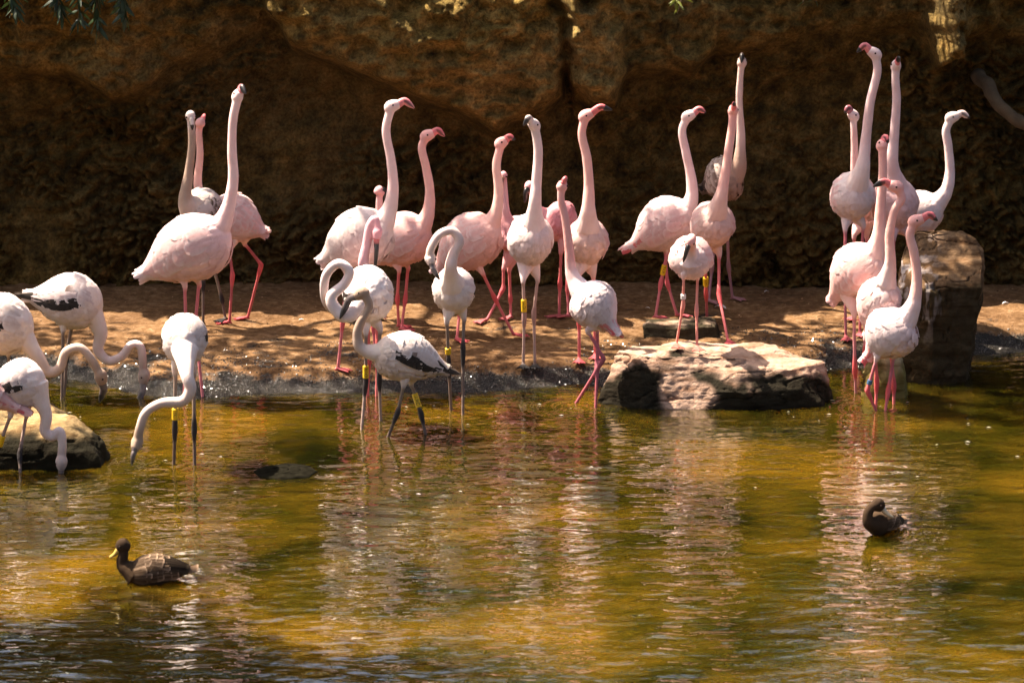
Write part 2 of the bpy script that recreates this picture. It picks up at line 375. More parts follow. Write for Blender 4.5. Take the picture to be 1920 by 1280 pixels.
# ------------------------------------------------------------------ rocks
def rock(name, rings, label, colf, disp=.018, seg=210, rows=80, stuff=None, group=None, freq=1.):
    rg = [np.asarray(r, float) for r in rings]      # each ring: control points (x, y, z), same count, bottom to top
    def closed(r):
        r = np.vstack([r, r[:1]]); d = np.linspace(0, len(r)-1, seg, endpoint=False); i = d.astype(int); t = (d-i)[:, None]
        return r[i]*(1-t) + r[i+1]*t
    cr = np.array([closed(r) for r in rg]); u = np.linspace(0, len(cr)-1, rows); i = np.minimum(u.astype(int), len(cr)-2); t = (u-i)[:, None, None]
    G = cr[i]*(1-t) + cr[i+1]*t
    cen = G[-1].mean(0); cap = [cen + (G[-1]-cen)*f for f in np.linspace(.93, .02, 26)]
    V = np.vstack([G.reshape(-1, 3), np.array(cap).reshape(-1, 3)]); n = rows+26
    me = mesh_of(name, V, grid_faces(n, seg, True))
    N = np.zeros(len(V)*3); me.vertices.foreach_get('normal', N); N = N.reshape(-1, 3)
    if N[:seg*rows].reshape(rows, seg, 3)[rows//2, 0] @ (G[rows//2, 0]-G[rows//2].mean(0)) < 0: N = -N
    d = fbm(V*4*freq, 4, 21)*1.6 + fbm(V*14*freq, 4, 31)*.55 + (np.abs(fbm(V*np.array([5, 5, 15])*freq, 3, 41))*-.8+.15)
    cr_ = np.abs(fbm(V*np.array([3.5, 3.5, 8])*freq, 3, 55)); d = d - .9*sstep((.022-cr_)/.022) + (cells(V[:, [0, 2]]*9*freq+fbm(V*5, 2, 5)[:, None], 3)-.45)*.5 + fbm(V*45, 2, 61)*.22
    V = V + N*(d*disp)[:, None]
    me.vertices.foreach_set('co', V.ravel()); set_col(me, colf(V, N)); me.update()
    base = V[:seg].mean(0); me.transform(Matrix.Translation(-Vector(base)))
    o = obj(name, me, MR, loc=base); tag(o, label, 'rock', group); return o
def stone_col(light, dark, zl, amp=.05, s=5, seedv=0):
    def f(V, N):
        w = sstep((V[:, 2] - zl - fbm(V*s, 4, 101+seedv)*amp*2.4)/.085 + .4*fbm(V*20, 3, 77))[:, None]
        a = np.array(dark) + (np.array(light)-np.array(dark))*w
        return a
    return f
def ringpx(pts, z, Y0=None):                        # ring from pixel/depth pairs (px, Y) at height z
    return [(P(px, 700, Yd).x, Yd, z) for px, Yd in pts]
fp = PZ(1300, 768)
Yb = fp.y
big = [ringpx([(1118, Yb+.12), (1205, Yb+.0), (1300, Yb-.01), (1440, Yb+.0), (1545, Yb+.06), (1570, Yb+.25), (1500, Yb+.6), (1300, Yb+.75), (1150, Yb+.55)], -.3),
       ringpx([(1124, Yb+.14), (1208, Yb+.01), (1300, Yb), (1440, Yb+.01), (1540, Yb+.07), (1562, Yb+.25), (1490, Yb+.55), (1300, Yb+.70), (1150, Yb+.5)], .0),
       ringpx([(1135, Yb+.17), (1205, Yb+.03), (1300, Yb+.04), (1385, Yb-.02), (1500, Yb+.04), (1556, Yb+.22), (1485, Yb+.5), (1300, Yb+.62), (1160, Yb+.46)], .09),
       ringpx([(1148, Yb+.20), (1200, Yb+.07), (1290, Yb+.09), (1380, Yb+.05), (1480, Yb+.08), (1545, Yb+.24), (1475, Yb+.42), (1300, Yb+.55), (1170, Yb+.42)], .18),
       ringpx([(1158, Yb+.22), (1200, Yb+.12), (1300, Yb+.13), (1378, Yb+.11), (1452, Yb+.15), (1490, Yb+.26), (1450, Yb+.38), (1300, Yb+.46), (1185, Yb+.38)], .245)]
for q in big[-1:]:
    for k, (a, b, z) in enumerate(q): q[k] = (a, b, z + (.0 if k not in (4, 5) else -.055))
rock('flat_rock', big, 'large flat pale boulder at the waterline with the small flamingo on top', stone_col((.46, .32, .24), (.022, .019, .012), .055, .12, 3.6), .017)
Yr = ground_hit(1270, 655).y + .25
zr = gz(P(1270, 650, Yr).x, Yr)
def zat(py, Y): return P(960, py, Y).z
sm = [ringpx([(1205, Yr), (1300, Yr-.02), (1352, Yr+.04), (1350, Yr+.3), (1210, Yr+.3)], zr-.1),
      ringpx([(1208, Yr), (1300, Yr-.02), (1350, Yr+.04), (1345, Yr+.28), (1210, Yr+.28)], zat(640, Yr)),
      ringpx([(1204, Yr+.02), (1285, Yr-.01), (1340, Yr+.05), (1338, Yr+.26), (1208, Yr+.26)], zat(612, Yr+.05)),
      ringpx([(1210, Yr+.05), (1285, Yr+.03), (1330, Yr+.08), (1328, Yr+.22), (1216, Yr+.22)], zat(606, Yr+.08))]
rock('block_rock', sm, 'small squarish stone block lying on the sand behind the flat boulder', stone_col((.52, .39, .29), (.05, .042, .025), zr+.035, .04), .012, 110, 40)
Yt = PZ(1745, 722).y
def zt(py, d=0): return P(960, py, Yt+d).z
tall = [ringpx([(1668, Yt+.08), (1745, Yt), (1815, Yt+.05), (1822, Yt+.4), (1680, Yt+.4)], -.3),
        ringpx([(1672, Yt+.08), (1748, Yt), (1812, Yt+.05), (1820, Yt+.38), (1680, Yt+.38)], .02),
        ringpx([(1676, Yt+.09), (1748, Yt+.01), (1820, Yt+.05), (1828, Yt+.36), (1682, Yt+.36)], zt(640)),
        ringpx([(1680, Yt+.10), (1740, Yt+.02), (1832, Yt+.05), (1838, Yt+.36), (1684, Yt+.36)], zt(545)),
        ringpx([(1684, Yt+.13), (1740, Yt+.06), (1834, Yt+.08), (1838, Yt+.36), (1684, Yt+.36)], zt(525, .08)),
        ringpx([(1684, Yt+.24), (1745, Yt+.20), (1834, Yt+.22), (1836, Yt+.36), (1686, Yt+.36)], zt(478, .24)),
        ringpx([(1692, Yt+.28), (1745, Yt+.26), (1818, Yt+.28), (1822, Yt+.37), (1694, Yt+.37)], zt(452, .28)),
        ringpx([(1706, Yt+.31), (1745, Yt+.30), (1784, Yt+.32), (1790, Yt+.37), (1710, Yt+.37)], zt(434, .32))]
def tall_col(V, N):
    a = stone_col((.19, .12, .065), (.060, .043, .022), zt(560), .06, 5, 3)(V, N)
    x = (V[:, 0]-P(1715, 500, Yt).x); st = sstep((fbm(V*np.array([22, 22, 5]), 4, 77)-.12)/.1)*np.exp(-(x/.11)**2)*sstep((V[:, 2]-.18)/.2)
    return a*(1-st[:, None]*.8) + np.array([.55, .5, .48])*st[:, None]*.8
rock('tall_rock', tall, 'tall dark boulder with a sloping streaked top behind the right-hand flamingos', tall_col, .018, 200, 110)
Yl = PZ(90, 880).y
lf = [ringpx([(-160, Yl), (60, Yl-.02), (190, Yl+.03), (205, Yl+.25), (120, Yl+.9), (-160, Yl+.9)], -.3),
      ringpx([(-160, Yl), (60, Yl-.02), (184, Yl+.03), (195, Yl+.22), (115, Yl+.86), (-160, Yl+.86)], .0),
      ringpx([(-160, Yl+.0), (60, Yl-.01), (176, Yl+.05), (184, Yl+.2), (108, Yl+.8), (-160, Yl+.8)], .07),
      ringpx([(-160, Yl+.03), (50, Yl+.03), (150, Yl+.08), (168, Yl+.2), (98, Yl+.74), (-160, Yl+.74)], .13),
      ringpx([(-150, Yl+.1), (40, Yl+.12), (110, Yl+.16), (130, Yl+.28), (80, Yl+.6), (-150, Yl+.6)], .17)]
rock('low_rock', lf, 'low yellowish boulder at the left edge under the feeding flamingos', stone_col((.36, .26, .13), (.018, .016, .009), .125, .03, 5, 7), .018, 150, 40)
q = PZ(536, 884); sub = []
for z, f in ((-.15, 1.3), (-.02, 1.08), (.007, .95), (.013, .6)):
    sub.append([(q.x+math.cos(a)*.150*f*(1+.1*math.sin(3*a)), q.y-math.sin(a)*.14*f, z) for a in np.linspace(0, 2*math.pi, 9)[:-1]])
ws = rock('wet_rock', sub, 'dark wet stone just breaking the water surface left of centre', lambda V, N: np.tile((.004, .0035, .0025), (len(V), 1)), .006, 60, 20)
ws.data.materials[0] = mat_plain('wet_dark_stone', (.010, .009, .006), .95, .5, 30); ws.data.materials[0].node_tree.nodes['Principled BSDF'].inputs['Specular IOR Level'].default_value = 0.
q = PZ(1672, 752); sub = []
for z, f in ((-.15, 1.1), (.0, 1.), (.10, .9), (.20, .6), (.24, .3)):
    sub.append([(q.x-.02+math.cos(a)*.125*f*(1+.1*math.sin(2*a)), q.y+.14-math.sin(a)*.10*f, z) for a in np.linspace(0, 2*math.pi, 9)[:-1]])
rock('mossy_rock', sub, 'small pale mossy stone in the water at the foot of the tall boulder', stone_col((.45, .35, .2), (.2, .16, .05), .08, .05, 6, 9), .012, 70, 30)

# gravel on the wet bank and the sand: uncountable
def gravel(n, s0, s1, name, colr, z0, z1, ylo, yhi, gm):
    ico = np.array([(0, 0, .7), (.8, 0, 0), (.1, .85, .1), (-.75, .2, 0), (-.2, -.8, 0), (0, 0, -.6)]); fi = [(0, 1, 2), (0, 2, 3), (0, 3, 4), (0, 4, 1), (5, 2, 1), (5, 3, 2), (5, 4, 3), (5, 1, 4)]
    xx = rng.uniform(-3, 3, n*12); yy = rng.uniform(ylo, yhi, n*12); zz = ground_z(xx, yy); k = np.where((zz > z0) & (zz < z1))[0][:n]
    V, Fa, cc = [], [], []
    for j, i in enumerate(k):
        s = math.exp(rng.uniform(math.log(s0), math.log(s1))); a = rng.uniform(0, 6.28); ca, sa = math.cos(a), math.sin(a)
        v = ico*np.array([1, .8, .6])*s*rng.uniform(.8, 1.2, (6, 3)); v = v@np.array([[ca, sa, 0], [-sa, ca, 0], [0, 0, 1]])
        V.append(v+np.array([xx[i], yy[i], zz[i]+s*.15])); Fa += [[q+j*6 for q in f] for f in fi]
        cc.append(np.tile(np.array(colr)*rng.uniform(.4, 1.5), (6, 1)))
    o = obj(name, mesh_of(name, np.vstack(V), Fa, False, np.vstack(cc)), gm); tag(o, kind='stuff')
gravel(4500, .003, .010, 'gravel', (.035, .03, .025), .0, .085, 13.6, 15.6, mat_attr('wet_gravel', .16, .7))
gravel(900, .004, .012, 'sand_grit', (.34, .22, .13), .085, .3, 14, 16.3, MR)

# ------------------------------------------------------------------ birds
SP = np.array([0, .06, .16, .3, .45, .6, .74, .86, .94, .98, 1]); RP = np.array([.10, .22, .42, .72, .93, 1., .95, .76, .52, .32, .10])
class Torso:
    def __init__(s, tail, chest, Rd, kb=.8, bow=.12):
        s.a, s.b, s.R, s.kb, s.bow = np.array(tail), np.array(chest), Rd, kb, bow
        A = s.b-s.a; s.L = np.linalg.norm(A); s.A = A/s.L
        B = np.cross(s.A, (0, 0, 1)); s.B = B/np.linalg.norm(B); s.D = np.cross(s.B, s.A)
        uu = np.linspace(0, 1, 60); s.uu = uu; r = np.interp(uu, SP, RP)
        for k in range(3): r[1:-1] = (r[:-2]+2*r[1:-1]+r[2:])/4
        s.rr = r
    def cen(s, u): u = np.asarray(u, float); return s.a + (s.b-s.a)*u[..., None] + s.D*(s.bow*s.R*np.sin(np.pi*np.clip(u, -.3, 1)))[..., None]
    def rad(s, u): return np.interp(u, s.uu, s.rr)*s.R
    def surf(s, u, th, off=0.):
        u, th = np.broadcast_arrays(np.asarray(u, float), np.asarray(th, float)); r = np.maximum(s.rad(u), .16*s.R)
        n = s.D*np.cos(th)[..., None] + s.B*np.sin(th)[..., None]
        e = s.D*np.cos(th)[..., None] + s.B*(np.sin(th)*s.kb)[..., None]
        return s.cen(u) + e*r[..., None] + n*np.broadcast_to(off, u.shape)[..., None]
    def tube(s):
        u = np.linspace(0, 1, 40); return tube(s.cen(u), s.rad(u), 24, s.B, s.rad(u)*s.kb)
def blade(T, u0, th0, du, dth, w, lift0, lift1, colr, tipcol=None, edge=None, curl=0., point=.42):
    """one feather lying on the torso from (u0, th0) towards the tail"""
    rows = np.array([0, .3, .6, .85, 1.]); prof = np.array([.7, 1., 1.05, .9, point]); V = []
    cols = []
    for k in range(5):
        u = u0 - du*rows[k]; th = th0 + dth*rows[k]; r = max(float(T.rad(max(u, 0))), .3*T.R)
        for j in (-1, 0, 1):
            dt = j*w*.5*prof[k]/r
            off = lift0 + (lift1-lift0)*rows[k] + (.0035 if j == 0 else 0) + curl*rows[k]**2
            V.append(T.surf(u, th+dt, off))
            c = np.array(colr)
            if tipcol is not None and rows[k] > .55: c = c*(1-min(1, (rows[k]-.5)*3)) + np.array(tipcol)*min(1, (rows[k]-.5)*3)
            if edge is not None and (j != 0 or k == 4): c = np.array(edge)
            cols.append(c)
    return np.array(V), grid_faces(5, 3).tolist(), np.array(cols)
BLK = (.022, .018, .016)
def wing(T, side, st, pal, seedv):
    r = np.random.default_rng(seedv); parts = []; cols = []
    base = np.array(pal['wing']); scl = T.L/.5
    def add(*a, **k):
        v, f, c = blade(T, *a, **k); parts.append((v, f)); cols.append(c)
    juv = st in ('juv', 'juv_dark', 'brown')
    for row, u0 in enumerate((.40, .48, .56, .64, .72, .80, .88)):      # coverts from the back forwards
        for k, th in enumerate(np.linspace(14, (104 if row < 6 else 80) if st != 'juv' else 74, 8)):
            c = base*r.uniform(.9, 1.06)
            c = c*(1-.06*pal.get('ruf', 1)*r.random())
            tip = None
            if st == 'brown': c = np.array((.34, .22, .16))*r.uniform(.6, 1.3); tip = (.75, .62, .52)
            if st == 'juv' and th > 55 and row < 6 and r.random() < .06: tip = np.array((.30, .22, .18))
            edge = c*.45+np.array((.90, .80, .77))*.55
            if juv: c = c*np.array((.90, .88, .87)); edge = np.array((.90, .82, .78)) if st == 'juv' else None
            if st == 'juv_dark' and th > 40 and row < 6: tip = (.16, .11, .08) if r.random() < .75 else tip
            if st == 'rose': c = base*np.array([1, .78, .8])*r.uniform(.75, 1.1); tip = base*np.array([1.05, .95, .95])
            add(u0+r.uniform(-.02, .02), side*R(th+r.uniform(-4, 4)), .22*r.uniform(.85, 1.15), side*R(r.uniform(-3, 6)), .070*r.uniform(.85, 1.15)*min(1, scl+.2),
                .0005, (.0060 if th < 88 else .0095)*r.uniform(.4, 1.7), c, tip, edge if tip is None else None)
    if st == 'juv':                                                       # black covert row, then white tertials over its upper edge
        for lay in range(2):
            for k in range(15):
                t = k/14; u0 = .76-.48*t-.015*lay; th = 74+16*t+9*lay+5*math.sin(t*3)
                add(u0, side*R(th+r.uniform(-1.5, 1.5)), r.uniform(.20, .25), side*R(r.uniform(3, 7)), .040*r.uniform(.9, 1.1), .0025+.0006*(14-k)/14, .005, np.array(BLK)*r.uniform(.8, 2.2), None,
                    np.array((.10, .075, .06)) if r.random() < .3 else None, point=.25)
        for k in range(9):
            t = k/8; add(.66-.38*t, side*R(62+18*t+r.uniform(-4, 4)), r.uniform(.26, .36), side*R(r.uniform(-3, 3)), .042*r.uniform(.8, 1.1), .0055, .009*r.uniform(.8, 1.3), base*r.uniform(.95, 1.05), None, None, point=.12)
        for k in range(6):
            add(.34, side*R(72+5*k), .50*r.uniform(.85, 1.1), side*R(-14-k+r.uniform(-3, 3)), .030, .003, .007+.008*r.random(), np.array(BLK)*r.uniform(1, 2), None, np.array((.13, .095, .07)), point=.1)
    n = 9
    for k, th in enumerate(np.linspace(12, 100, n)):                      # long flight feathers
        c = base*r.uniform(.92, 1.05); tip = None
        if st == 'juv' and th > 62: continue
        if juv and th > 78: c = np.array(BLK)
        if juv and th > 60: tip = BLK
        if st == 'red' and th > 84: c = np.array((.80, .34, .32)); tip = (.78, .17, .18)
        if st == 'brown': c = np.array((.20, .13, .10)); tip = BLK
        add((.34 if st == 'red' else .42)+r.uniform(-.02, .02), side*R(th), (.50 if st == 'red' else .44)*r.uniform(.85, 1.08), side*R(-8-.12*th+r.uniform(-4, 4)), .060*r.uniform(.85, 1.15), .000, .003+.008*r.random(), c, tip)
    V, Fa = join(parts); return V, Fa, np.vstack(cols)
def tailfan(T, pal, seedv):
    r = np.random.default_rng(seedv); parts, cols = [], []
    for k, th in enumerate((-75, 75, -50, 50, -25, 25, 0, 160, -160, 130, -130)):
        v, f, c = blade(T, .20, R(th), .26*r.uniform(.85, 1.1), R(-th*.12), .05, .0, .004+.012*r.random(), np.array(pal['tail'])*r.uniform(.92, 1.05)); parts.append((v, f)); cols.append(c)
    V, Fa = join(parts); return V, Fa, np.vstack(cols)

PAL = {
 'pale': dict(body=(.88, .61, .58), wing=(.88, .58, .55), tail=(.87, .70, .68), neck=(.87, .63, .60), head=(.84, .64, .60), bill=(.78, .24, .24), bill2=BLK, leg=(.72, .22, .24), knee=(.70, .16, .18), tarsus=(.70, .24, .26), foot=(.45, .09, .10), split=.62),
 'pink': dict(body=(.89, .54, .47), wing=(.89, .54, .49), tail=(.87, .58, .55), neck=(.88, .52, .45), head=(.87, .46, .41), bill=(.80, .19, .19), bill2=BLK, leg=(.78, .20, .19), knee=(.75, .13, .13), tarsus=(.75, .21, .21), foot=(.48, .08, .09), split=.72),
 'rose': dict(body=(.80, .40, .40), wing=(.80, .38, .40), tail=(.8, .42, .42), neck=(.78, .42, .42), head=(.75, .38, .38), bill=(.3, .16, .1), bill2=BLK, leg=(.62, .17, .17), knee=(.6, .12, .13), tarsus=(.62, .18, .2), foot=(.4, .1, .1), split=.3),
 'white': dict(body=(.87, .72, .68), wing=(.87, .73, .70), tail=(.86, .72, .68), neck=(.86, .67, .63), head=(.80, .67, .61), bill=(.75, .60, .52), bill2=BLK, leg=(.52, .36, .30), knee=(.42, .26, .22), tarsus=(.5, .36, .3), foot=(.012, .010, .010), split=.55),
 'juv': dict(body=(.86, .70, .65), wing=(.87, .73, .70), tail=(.82, .68, .63), neck=(.80, .63, .57), head=(.50, .38, .31), bill=(.20, .16, .15), bill2=BLK, leg=(.24, .18, .14), knee=(.03, .025, .025), tarsus=(.20, .15, .12), foot=(.010, .010, .010), split=.6),
 'grey': dict(body=(.82, .68, .58), wing=(.84, .72, .66), tail=(.6, .5, .42), neck=(.44, .32, .24), head=(.40, .29, .21), bill=(.13, .10, .09), bill2=BLK, leg=(.24, .18, .13), knee=(.03, .025, .025), tarsus=(.15, .11, .09), foot=(.010, .010, .010), split=.6),
 'brown': dict(body=(.42, .28, .21), wing=(.40, .26, .20), tail=(.2, .14, .1), neck=(.70, .52, .46), head=(.72, .52, .44), bill=(.1, .07, .06), bill2=BLK, leg=(.45, .24, .24), knee=(.35, .18, .18), tarsus=(.42, .22, .24), foot=(.4, .2, .2), split=.3),
}
def pal(name, **kw): d = dict(PAL[name]); d.update(kw); return d
def dark_neck(seg): return seg
EYE = None
def remesh(V, Fa, vox, it=3):
    me = bpy.data.meshes.new('raw'); me.from_pydata(V.tolist(), [], Fa)
    bm = bmesh.new(); bm.from_mesh(me); bmesh.ops.recalc_face_normals(bm, faces=bm.faces); bm.to_mesh(me); bm.free()
    o = bpy.data.objects.new('raw', me); C.objects.link(o)
    a = o.modifiers.new('r', 'REMESH'); a.mode = 'VOXEL'; a.voxel_size = vox; a.use_smooth_shade = True
    b = o.modifiers.new('s', 'SMOOTH'); b.factor = .5; b.iterations = it
    dg = bpy.context.evaluated_depsgraph_get(); out = bpy.data.meshes.new_from_object(o.evaluated_get(dg))
    bpy.data.objects.remove(o); bpy.data.meshes.remove(me)
    out.polygons.foreach_set('use_smooth', [True]*len(out.polygons))
    return out
def paint(me, samples, k=.006):
    n = len(me.vertices); co = np.zeros(n*3); me.vertices.foreach_get('co', co); co = co.reshape(-1, 3)
    c = np.array([s[0] for s in samples]); r = np.array([s[1] for s in samples]); q = np.array([s[2] for s in samples])
    out = np.zeros((n, 3))
    for i in range(0, n, 4000):
        d = np.linalg.norm(co[i:i+4000, None]-c[None], axis=2) - r[None]
        w = np.exp(-(d-d.min(1, keepdims=True))/k); out[i:i+4000] = (w[..., None]*q[None]).sum(1)/w.sum(1)[:, None]
    set_col(me, out)
def ruffle(me, T, sd):                               # soft lumps of feathering over the torso
    n = len(me.vertices); co = np.zeros(n*3); me.vertices.foreach_get('co', co); co = co.reshape(-1, 3); no = np.zeros(n*3); me.vertices.foreach_get('normal', no); no = no.reshape(-1, 3)
    u = (co-T.a)@T.A/T.L; d = np.linalg.norm(co-T.cen(u), axis=1)/np.maximum(T.rad(u), .02)
    w = sstep((1.25-d)/.2)*sstep((u+.1)/.1)*sstep((1.05-u)/.1); a = (co-T.a)@T.A; q = np.stack([a*9, (co@T.B)*24, (co@T.D)*24], -1)+sd*3.1
    co = co + no*(w*(fbm(q, 3, 7)*.006 + fbm(q*2.6, 2, 17)*.0022))[:, None]
    me.vertices.foreach_set('co', co.ravel()); me.update()
def shift(me, base): me.transform(Matrix.Translation(-Vector(base))); me.update(); return me
def lettering(text, h, mat):
    cu = bpy.data.curves.new('t', 'FONT'); cu.body = text; cu.size = h; cu.align_x = 'CENTER'; cu.align_y = 'CENTER'
    o = bpy.data.objects.new('t', cu); C.objects.link(o); dg = bpy.context.evaluated_depsgraph_get()
    me = bpy.data.meshes.new_from_object(o.evaluated_get(dg)); bpy.data.objects.remove(o); me.materials.clear(); me.materials.append(mat); return me

def flamingo(label, tail, chest, Rpx, neck, head, bill, legs, p, style='plain', water=False, gy=None, kb=.8, bands=(), nk=1., vox=.005, seedv=0, bow=.12, base_z=None, group='flamingos gathered at the pond edge', hr=1., toes=None, bk=1.):
    feet = []
    for L in legs:
        f = L[-1]
        if base_z is not None: feet.append(PZ(f[0], f[1], base_z))
        else: feet.append(PZ(f[0], f[1], 0.) if water else ground_hit(f[0], f[1]))
    Y = sum(f.y for f in feet)/len(feet) if feet else None
    if gy is not None: Y = (PZ(chest[0], gy, 0.) if water else ground_hit(chest[0], gy)).y
    s = S(Y)
    def pt(q, d=0.): return np.array(P(q[0], q[1], Y + (q[2] if len(q) > 2 else d)))
    T = Torso(pt(tail), pt(chest), Rpx*s, kb, bow)
    tubes = [T.tube()]; smp = []
    for u in np.linspace(.02, .98, 24): smp.append((T.cen(u), float(T.rad(u))*.9, p['body']))
    # neck
    hd = head[2] if len(head) > 2 else (chest[2] if len(chest) > 2 else 0.)
    cd = (chest[2] if len(chest) > 2 else 0.)
    pts = [T.cen(np.array(.80))]
    m = len(neck)
    for k, q in enumerate(neck): pts.append(pt(q, cd + (hd-cd)*(k+.5)/(m+.5)))
    pts.append(pt(head, hd))
    c = crom(pts, 64); ln = np.r_[0, np.cumsum(np.linalg.norm(np.diff(c, axis=0), axis=1))]; u = ln/ln[-1]
    r = np.interp(u, [0, .10, .18, .28, .45, .7, .92, 1.], np.array([.075, .058, .043, .0325, .0258, .0228, .0215, .0225]))*nk*(1+.05*fbm(np.stack([u*9, u*0+seedv, u*0], -1), 2, 5))
    r[:12] = np.minimum(r[:12], T.R*.75)
    tubes.append(tube(c, r, 14))
    nc, hc, bc = np.array(p['neck']), np.array(p['head']), np.array(p['body'])
    nlow = p.get('nlow', .15)
    for k in range(4, 64, 2):
        t = sstep(np.array((u[k]-nlow)/.25)); q = bc + (nc-bc)*t; t2 = sstep(np.array((u[k]-.8)/.15)); smp.append((c[k], r[k]*.95, q+(hc-q)*t2))
    # head and bill
    H = pt(head, hd); b0 = pt(bill[0], hd); b1 = pt(bill[1], hd); f = b0-H; fl = np.linalg.norm(f); f = f/fl
    side = np.cross(f, b1-b0)
    if np.linalg.norm(side) < 1e-4: side = np.cross(f, (0, 0, 1))
    side = side/np.linalg.norm(side); upv = np.cross(side, f)
    if len(c) and upv @ (c[-6]-H) > 0: upv = -upv
    k_ = hr
    hc_pts = crom([c[-3], H + upv*.004, H + f*min(fl*.62, .045)], 12)
    tubes.append(tube(hc_pts, np.interp(np.linspace(0, 1, 12), [0, .3, .6, 1], [.024, .0325, .031, .0225])*k_, 14, side, np.interp(np.linspace(0, 1, 12), [0, .3, .6, 1], [.022, .028, .026, .018])*k_))
    for q in hc_pts: smp.append((q, .027*k_, hc))
    st = H + f*min(fl*.45, .036)
    bp = crom([st, st+(b0-st)*.62 + upv*.004, b0, b0+(b1-b0)*.55, b1], 16); ub = np.linspace(0, 1, 16)
    rd = np.interp(ub, [0, .3, .55, .75, .92, 1], [.0205, .0185, .0175, .0135, .007, .003])*k_*bk; rb = np.interp(ub, [0, .3, .55, .8, 1], [.016, .0125, .011, .008, .003])*k_*bk
    bv, bf = tube(bp, rd, 14, side, rb)
    cb = np.zeros((len(bv), 3)); a = np.linspace(0, 2*math.pi, 14, endpoint=False)
    ang = np.r_[np.tile(a, 16), 0, 0]; uu = np.r_[np.repeat(ub, 14), 0, 1]; tt = sstep((uu-p['split'])/.07)[:, None]
    cb = np.array(p['bill'])*(1-tt) + np.array(p['bill2'])*tt
    # dark line where the mandibles meet
    ln_ = (np.abs(np.abs(np.sin(ang))-1) < .06) & (uu > .35); cb[ln_] = cb[ln_]*.25
    # legs
    lc, kc, tc, fc = (np.array(p[k]) for k in ('leg', 'knee', 'tarsus', 'foot'))
    thin = p.get('thin', 1.)
    legpaths = []
    fwd = np.array([T.A[0], T.A[1], 0]); fwd = fwd/max(np.linalg.norm(fwd), 1e-6)
    for i, L in enumerate(legs):
        Lf = feet[i]; dyf = float(np.clip(Lf.y - Y, -.34, .34)); hdp = L[0][2] if len(L[0]) > 2 else (-.04 if i == 0 else .04)
        hip = pt(L[0], hdp)
        if len(L) == 2: L = [L[0], ((L[0][0]+L[1][0])/2, (L[0][1]*.52+L[1][1]*.48)), L[1]]
        kn = pt(L[1], L[1][2] if len(L[1]) > 2 else (hdp*.5+dyf*.5)); ft = np.array(Lf) if abs(Lf.y-Y) < .34 else pt(L[-1], dyf)
        if len(L) > 3: mids = [pt(q, q[2] if len(q) > 2 else dyf) for q in L[2:-1]]
        else: mids = []
        if water:
            prev = mids[-1] if mids else kn
            d = ft-prev; d = d/np.linalg.norm(d); ft = ft + d*(.13/max(.3, -d[2])) if d[2] < -.2 else ft + np.array([0, 0, -.1])
        up = T.cen(np.array(min(.75, max(.3, float((hip-T.a)@T.A/T.L))))) ; root = up + (hip-up)*.35
        thigh = crom([root, hip, hip+(kn-hip)*.16], 8); th_r = np.interp(np.linspace(0, 1, 8), [0, .45, .75, 1], [.05, .027, .014, .009*thin])
        tubes.append(tube(thigh, th_r, 12))
        for q, rr in zip(thigh[:6], th_r): smp.append((q, rr*.95, p['body']))
        seg = [hip, kn] + mids + [ft]
        path = [hip + (kn-hip)*t for t in np.linspace(.0, 1, 12)]; rr = [.0092*thin]*9 + [.0100*thin, .0125*thin, .0140*thin]; cc = [lc]*9 + [(lc+kc)/2, kc, kc]
        prev = kn
        rest = mids + [ft]
        for j, q in enumerate(rest):
            nseg = 12
            for t in np.linspace(1/nseg, 1, nseg):
                path.append(prev+(q-prev)*t); e = len(path)-12
                rr.append(thin*(.0140 if e == 1 else .0110 if e == 2 else .0086)); cc.append(kc if e <= 2 else tc)
            prev = q
        if not water:
            path[-1] = path[-1] + np.array([0, 0, .014]); cc[-1] = fc; cc[-2] = fc*.6+tc*.4
        path = np.array(path); tubes.append(tube(path, rr, 10)); legpaths.append((path, rr))
        for q, r_, c_ in zip(path, rr, cc): smp.append((q, r_*.8, c_))
        if not water:
            f2 = fwd if toes is None else np.array(tuple(toes[i] if isinstance(toes[0], (tuple, list)) else toes) + (0.,), float); f2 = f2/np.linalg.norm(f2)
            l2 = np.array([-f2[1], f2[0], 0]); q0 = path[-1]
            for da, tl, tr in ((0, .082, .0065), (.5, .072, .0065), (-.5, .072, .0065), (.25, .062, .006), (-.25, .062, .006), (3.14, .018, .006)):
                d = f2*math.cos(da) + l2*math.sin(da); e = q0 + d*tl + np.array([0, 0, -.003])
                tubes.append(tube([q0+np.array([0, 0, .012])*(.5), (q0+e)/2+np.array([0, 0, .003]), e], [.0085, tr, tr*.7], 8)); smp.append(((q0*.4+e*.6), .012, fc)); smp.append((e, .008, fc))
    V, Fa = join(tubes)
    me = remesh(V, Fa, vox, 3); paint(me, smp); ruffle(me, T, seedv)
    base = np.mean([np.array(f) for f in feet], axis=0) if feet else T.cen(np.array(.5))
    if gy is not None and feet: base[1] = Y
    root = empty('flamingo', base, label, 'flamingo', group)
    obj('body', shift(me, base), MP, root)
    for sd in (-1, 1):
        v, fa, cl = wing(T, sd, style, p, seedv*7+sd+50); obj('wing', shift(mesh_of('wing', v, fa, True, cl), base), MF, root)
    rr_ = np.random.default_rng(seedv+300); fp_, fc_ = [], []
    for k in range(210):
        th = rr_.uniform(70, 180)*rr_.choice((-1, 1)); u0 = rr_.uniform(.10, .97); ruf = rr_.random()**3
        v, fa, cl = blade(T, u0, R(th), rr_.uniform(.06, .12), 0, .030*rr_.uniform(.7, 1.3), -.001, .0012+.006*ruf, np.array(p['body'])*rr_.uniform(.93, 1.05)); fp_.append((v, fa)); fc_.append(cl)
    v, fa = join(fp_); obj('breast_feathers', shift(mesh_of('breast_feathers', v, fa, True, np.vstack(fc_)), base), MF, root)
